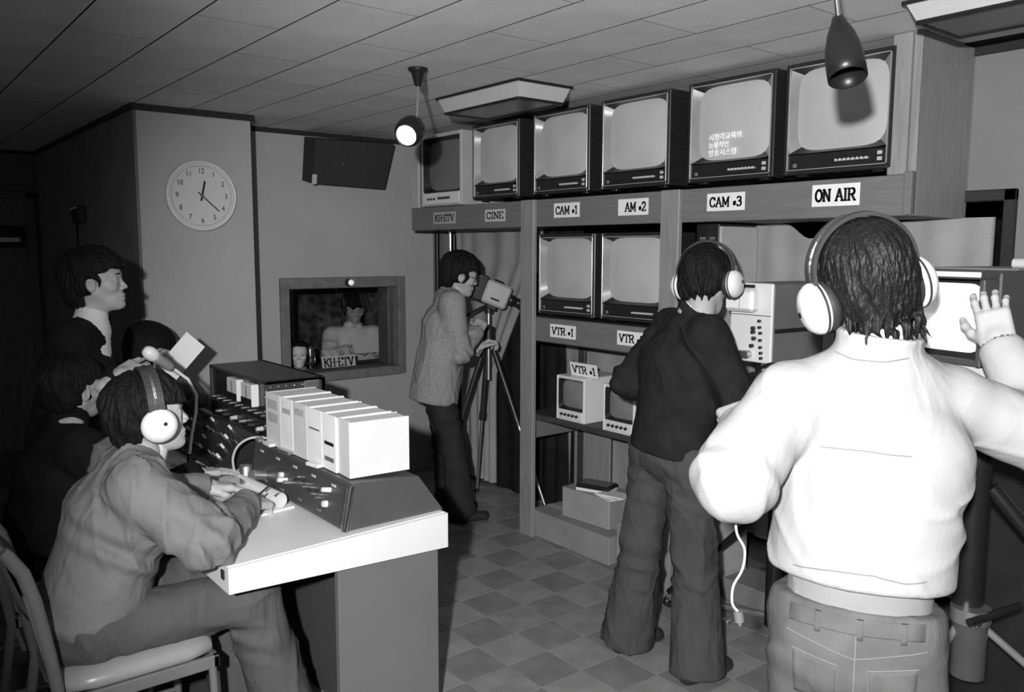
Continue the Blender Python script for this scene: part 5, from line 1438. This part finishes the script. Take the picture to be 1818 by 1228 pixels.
# ---- man at the cine camera
J, f, l = skel((2.735, 4.15, .88), (2.815, 4.115, 1.40), -28, shw=.165)
J.update(elR=A(818, 628, 4.86), wrR=A(846, 588, 4.98), elL=(2.99, 4.26, 1.08), wrL=A(848, 618, 5.20))
J.update(knL=(2.85, 4.24, .48), knR=(2.79, 4.06, .48), anL=(2.92, 4.29, .085), anR=(2.84, 4.06, .085))
HC = hframe(at(818, 488, 4.98), -24, -14, 6)
hr = dict(M=handframe(J['wrR'], A(858, 566, 5.05) - A(846, 588, 4.98), (-.5, -.8, .3)), curl=(50, 52, 55, 55), thumb=30)
hl = dict(M=handframe(J['wrL'], (.5, -.2, .35), (-.3, .3, .8)), curl=(45, 48, 50, 52), thumb=30)
tw = person('man in a grey tweed jacket bending to the cine camera', J, HC,
       dict(fringe=.045, side=.030, back=-.095, grow=.010, tuft=.004, seed=8., ears=.9),
       dict(m=m_tweed, bulk=.002, waist=(.150, .180), chestr=(.135, .178), sleeve=(.072, .060, .050), hem=-.135, fold=.004, jf=.006, nr=.066, nk=.03, vee=.22),
       dict(m=m_btrous, hip=(.100, .142), wst=(.09, .125), leg=(.088, .074, .096), drop=.04, jf=.006), (hl, hr),
       dict(fwd=f, gaze=0, shirt=dict(m=m_shirt, r=.074, r2=.068, h=.062, front=True), hh=.0042, hand_h=.004, toeR=nv((.95, -.35, 0))))
gl_ = thing('eyeglasses', 'dark-rimmed glasses on the man at the cine camera', 'glasses', M=HC)
for s in (-1, 1):
    MB(HC @ T(.094, s * .033, .002) @ RY(90)).lathe([(.020, -.002), (.0225, 0), (.020, .002)], 20).build('rim', m_blackp, gl_)
    MB(HC).tube([(.092, s * .054, .006), (.04, s * .079, .008), (-.01, s * .083, .006)], .002, 6).build('temple', m_blackp, gl_)
MB(HC).tube([(.098, -.012, .006), (.101, 0, .009), (.098, .012, .006)], .002, 6).build('bridge', m_blackp, gl_)

# ---- standing man in the dark suit
J, f, l = skel((.655, 3.79, .86), (.765, 3.72, 1.35), -34, shw=.168)
J.update(wrR=A(210, 668, 3.17)); J['elR'], _ = ik(J['shR'], J['wrR'], .26, .24, (.6, 3.4, .6))
J.update(elL=J['shL'] + V(.02, .03, -.27), wrL=J['shL'] + V(.10, .0, -.50))
J.update(knL=(.69, 3.89, .46), knR=(.62, 3.73, .46), anL=(.70, 3.91, .085), anR=(.61, 3.73, .085))
HD = hframe(at(172, 502, 3.4), -22, 6, 0)
hr = dict(M=handframe(J['wrR'], A(252, 640, 3.25) - A(210, 668, 3.17), (-.3, -.45, .85)), curl=(18, 26, 32, 38), thumb=25, spread=2)
hl = dict(M=handframe(J['wrL'], (.2, -.1, -1), (.0, .9, .2)), curl=(25, 28, 30, 30), thumb=30)
person('man in a black suit and white turtleneck standing by the column, gazing up', J, HD,
       dict(fringe=.055, side=.020, back=-.080, grow=.020, tuft=.0035, seed=1., ears=1.25, h=.0038),
       dict(m=m_black_j, bulk=.002, waist=(.128, .165), chestr=(.13, .178), sleeve=(.072, .058, .048), hem=-.12, fold=.003, jf=.005, nr=.064, nk=.035, vee=.36),
       dict(m=m_btrous, hip=(.112, .155), wst=(.105, .145), leg=(.090, .072, .088), h=.012), (hl, hr),
       dict(fwd=f, shirt=dict(m=m_shirt, name='turtleneck', r=.067, r2=.060, h=.058, front=True), hh=.0032))
tag(MB().cyl(A(232, 652, 3.2), A(283, 628, 3.3), .0035, 8).build('pencil', m_blackp), 'dark pencil in the hand of the man in the black suit', 'pencil')

# ---- boy in the black school jacket, seated with his back to us
J, f, l = skel((.50, 3.40, .56), (.605, 3.36, 1.0), 8, shw=.172)
J.update(wrR=(1.0, 3.20, .80)); J['elR'], _ = ik(J['shR'], J['wrR'], .27, .25, (.75, 3.0, .6))
J.update(elL=(.68, 3.57, .79), wrL=(.92, 3.47, .80))
J.update(knL=(.90, 3.50, .52), knR=(.90, 3.28, .52), anL=(.93, 3.5, .085), anR=(.93, 3.28, .085))
HE = hframe(at(131, 690, 3.1), 24, 2, 4)
hr = dict(M=handframe((1.0, 3.20, .792), (.97, .10, -.05), (0, 0, 1)), curl=(6, 5, 5, 6), thumb=35, spread=2)
hl = dict(M=handframe(J['wrL'], (.9, -.2, -.1), (0, 0, 1)), curl=(20, 22, 24, 26), thumb=30)
person('boy in a black school jacket seated with his back half turned', J, HE,
       dict(fringe=.05, side=.022, back=-.07, grow=.004, tuft=.004, seed=4., ears=1.2),
       dict(m=m_school, bulk=.006, waist=(.14, .175), chestr=(.135, .185), sleeve=(.074, .062, .050), hem=-.06, fold=.004, jf=.006, nr=.058, nk=.04, collar=(.062, .02, .018, .004)),
       dict(m=m_btrous, hip=(.118, .165), wst=(.108, .148), leg=(.092, .075, .085), h=.012), (hl, hr),
       dict(fwd=f, sit=True, skin=m_skin))

# ---- front operator in the grey jacket, seated in profile with headphones
J, f, l = skel((.50, 2.66, .565), (.672, 2.665, 1.028), 0, shw=.172)
J.update(shR=np.array((.62, 2.50, .965)), elR=A(366, 962, 2.42), wrR=A(440, 892, 2.78), elL=(.78, 2.93, .82), wrL=A(366, 864, 2.95))
J.update(knL=(.92, 2.79, .545), knR=(.945, 2.525, .55), anL=(1.0, 2.8, .085), anR=(1.06, 2.52, .085))
HF = hframe(at(267, 738, 2.6), -4, 4, 0)
hr = dict(M=handframe(J['wrR'], (.85, .45, -.25), (-.2, -.35, .9)), curl=(40, 45, 50, 55), thumb=22, spread=2)
hl = dict(M=handframe(J['wrL'], (.95, -.1, -.12), (0, 0, 1)), curl=(16, 18, 20, 24), thumb=30, spread=3)
fo_ = person('front operator in a grey work jacket writing at the desk, headphones on', J, HF,
       dict(fringe=.045, side=.035, back=-.115, grow=.012, tuft=.0045, seed=3., h=.0038),
       dict(m=m_grey_j, bulk=.008, waist=(.155, .185), chestr=(.15, .19), sleeve=(.080, .072, .050), hem=-.05, fold=.0065, jf=.010, nr=.066, nk=.03, h=.0065,
            extra=(((.56, 2.5, .78), (.4, 0, 1), .2, .007, 36),)),
       dict(m=m_grey_t, hip=(.128, .178), wst=(.12, .165), top=.08, leg=(.098, .085, .105), drop=.03, fold=.006, jf=.010, h=.008), (hl, hr),
       dict(fwd=f, sit=True, shirt=dict(m=m_shirt, r=.074, r2=.069, h=.055), hh=.0034))
headphones('white headphones with round shells on the front operator in grey', HF, 1., 0)
tag(MB().cyl(A(452, 884, 2.8), A(478, 862, 2.86), .0035, 8).build('pencil', m_blackp), 'dark pencil in the writing hand of the front operator', 'pencil')

# ---- person with bobbed hair beyond the desk, reading a sheet
J, f, l = skel((1.12, 4.46, .55), (1.17, 4.44, 1.0), -25, shw=.155)
J.update(wrL=(1.20, 4.14, 1.05), wrR=(1.13, 4.13, 1.04)); J['elL'] = np.array((1.36, 4.26, .86)); J['elR'] = np.array((1.02, 4.22, .84))
J.update(knL=(1.36, 4.45, .52), knR=(1.30, 4.30, .52), anL=(1.38, 4.44, .085), anR=(1.32, 4.30, .085))
HG = hframe(at(266, 622, 4.28), -18, -28, 0)
hl = dict(M=handframe(J['wrL'], (-.1, -.1, .9), (.5, .5, .2)), curl=(30, 30, 30, 30), thumb=30)
hr = dict(M=handframe(J['wrR'], (.3, -.1, .8), (-.5, .3, .2)), curl=(30, 30, 30, 30), thumb=30)
person('person with bobbed black hair bent over a sheet beyond the microphone', J, HG,
       dict(fringe=.03, side=.045, back=-.09, grow=.012, tuft=.002, seed=6., bob=True),
       dict(m=m_check, name='checked_top', waist=(.12, .155), chestr=(.12, .16), sleeve=(.066, .056, .046), hem=-.05, fold=.004, nr=.06, nk=.03, h=.009),
       dict(m=m_btrous, hip=(.11, .155), wst=(.10, .145), leg=(.088, .07, .08), h=.014), (hl, hr), dict(fwd=f, sit=True, hh=.0045, hand_h=.004))
M = frame(at(322, 632, 3.95), A(352, 600, 3.95) - A(300, 660, 3.95), A(300, 560, 3.2) - A(322, 632, 3.95))
tag(MB(M).box(-.105, .105, -.055, .055, 0, .002, .0004).build('script_sheet', m_paper), 'white script sheet held up behind the gooseneck microphone', 'paper')

# ---- announcer in the booth
J, f, l = skel((3.20, 6.12, .56), (3.20, 6.08, 1.02), -104, shw=.175)
J.update(knL=(3.30, 5.78, .52), knR=(3.08, 5.80, .52), anL=(3.31, 5.74, .085), anR=(3.07, 5.76, .085))
J.update(elL=(3.40, 5.98, .82), wrL=(3.27, 5.86, .86), elR=(2.96, 6.02, .82), wrR=(3.06, 5.86, .87))
HH = hframe((3.195, 6.04, 1.185), -108, -22, 0)
hl = dict(M=handframe(J['wrL'], (-.8, -.4, .2), (.3, -.6, .6)), curl=(35,) * 4, thumb=30)
hr = dict(M=handframe(J['wrR'], (.8, -.4, .2), (-.3, -.6, .6)), curl=(35,) * 4, thumb=30)
person('dim figure in a pale sweater reading a sheet inside the booth', J, HH,
       dict(fringe=.04, side=.03, back=-.09, grow=.008, tuft=.003, seed=7., ears=.8),
       dict(m=m_booth, name='sweater', waist=(.135, .17), chestr=(.135, .185), sleeve=(.074, .062, .050), hem=-.04, fold=.006, nr=.06, nk=.03, h=.009, collar=(.064, .02, .014, .005)),
       dict(m=m_btrous, hip=(.11, .16), wst=(.10, .145), leg=(.088, .07, .08), h=.014), (hl, hr), dict(fwd=f, sit=True, hh=.005, hand_h=.0045))
tag(MB(T(3.17, 5.80, .90) @ RX(62)).box(-.12, .12, -.06, .06, 0, .002, .0004).build('script_sheet', m_paper), 'pale sheet held by the figure inside the booth', 'paper')
t = thing('booth_stool', 'low stool under the figure inside the booth', 'stool', (3.2, 6.15, 0))
MB(T(3.2, 6.15, 0)).lathe([(.0005, .42), (.18, .42), (.19, .43), (.19, .455), (.17, .465), (.0005, .468)], 24).build('seat', m_vinyl, t)
for k in range(4): MB().cyl((3.2 + .12 * math.cos(k * PI / 2 + .8), 6.15 + .12 * math.sin(k * PI / 2 + .8), .42), (3.2 + .17 * math.cos(k * PI / 2 + .8), 6.15 + .17 * math.sin(k * PI / 2 + .8), 0), .012, 10).build('leg', m_frame, t)
t = thing('desk_stool', 'low stool under the person with bobbed hair', 'stool', (1.12, 4.47, 0))
MB(T(1.12, 4.47, 0)).lathe([(.0005, .41), (.18, .41), (.19, .42), (.19, .445), (.17, .455), (.0005, .458)], 24).build('seat', m_vinyl, t)
for k in range(4): MB().cyl((1.12 + .12 * math.cos(k * PI / 2 + .8), 4.47 + .12 * math.sin(k * PI / 2 + .8), .41), (1.12 + .17 * math.cos(k * PI / 2 + .8), 4.47 + .17 * math.sin(k * PI / 2 + .8), 0), .012, 10).build('leg', m_frame, t)

# ---- small portrait bust standing inside the booth window
bs = thing('portrait_bust', 'small pale bust of a dark-haired woman inside the booth window', 'bust', (2.44, 5.56, .776))
BM = T(2.492, 5.56, .905) @ RZ(-112) @ Matrix.Scale(.78, 4)
def scaled(fn):
    me = np_mesh('bust', [surf(lambda P: fn(P), (-.16, -.14, -.22), (.14, .14, .16), .0042)]); me.transform(BM); return me
def bf(p): return smax(head_sdf(p), -.135 - p[:, 2], .006)
obj('bust_head', scaled(bf), mat('bust plaster', .9, .5, .35, .04, 20.), bs)
obj('bust_hair', scaled(lambda p: hair_sdf(p, fringe=.082, side=.012, back=-.13, grow=.0, tuft=.002, seed=9., bob=True)), m_hair, bs)
def cf(p):
    d = econe(p, (-.035, 0, -.165), (-.035, 0, -.13), (.085, .12), (.060, .07), (1, 0, 0)); return smax(d + .002 * np.sin(p[:, 2] * 200), -.172 - p[:, 2], .004)
obj('bust_collar', scaled(cf), mat('bust collar', .30, .8, .2, .25, 14., kind='weave'), bs)
for s in (-1, 1):
    e = MB(BM @ T(.0725, s * .033, .0025)).sphere((0, 0, 0), .0135, 12, 8).build('eye', m_eyew, bs)
    MB(BM @ T(.0725, s * .033, .0025) @ RY(90)).lathe([(.0068, .0119), (.0005, .0138)], 12).build('iris', m_iris, e)
    MB(BM).tube([(.0885, s * .014, .0265), (.0875, s * .028, .0310), (.074, s * .048, .0275)], [.0030, .0034, .0018], 6).build('eyebrow', m_hair, bs)
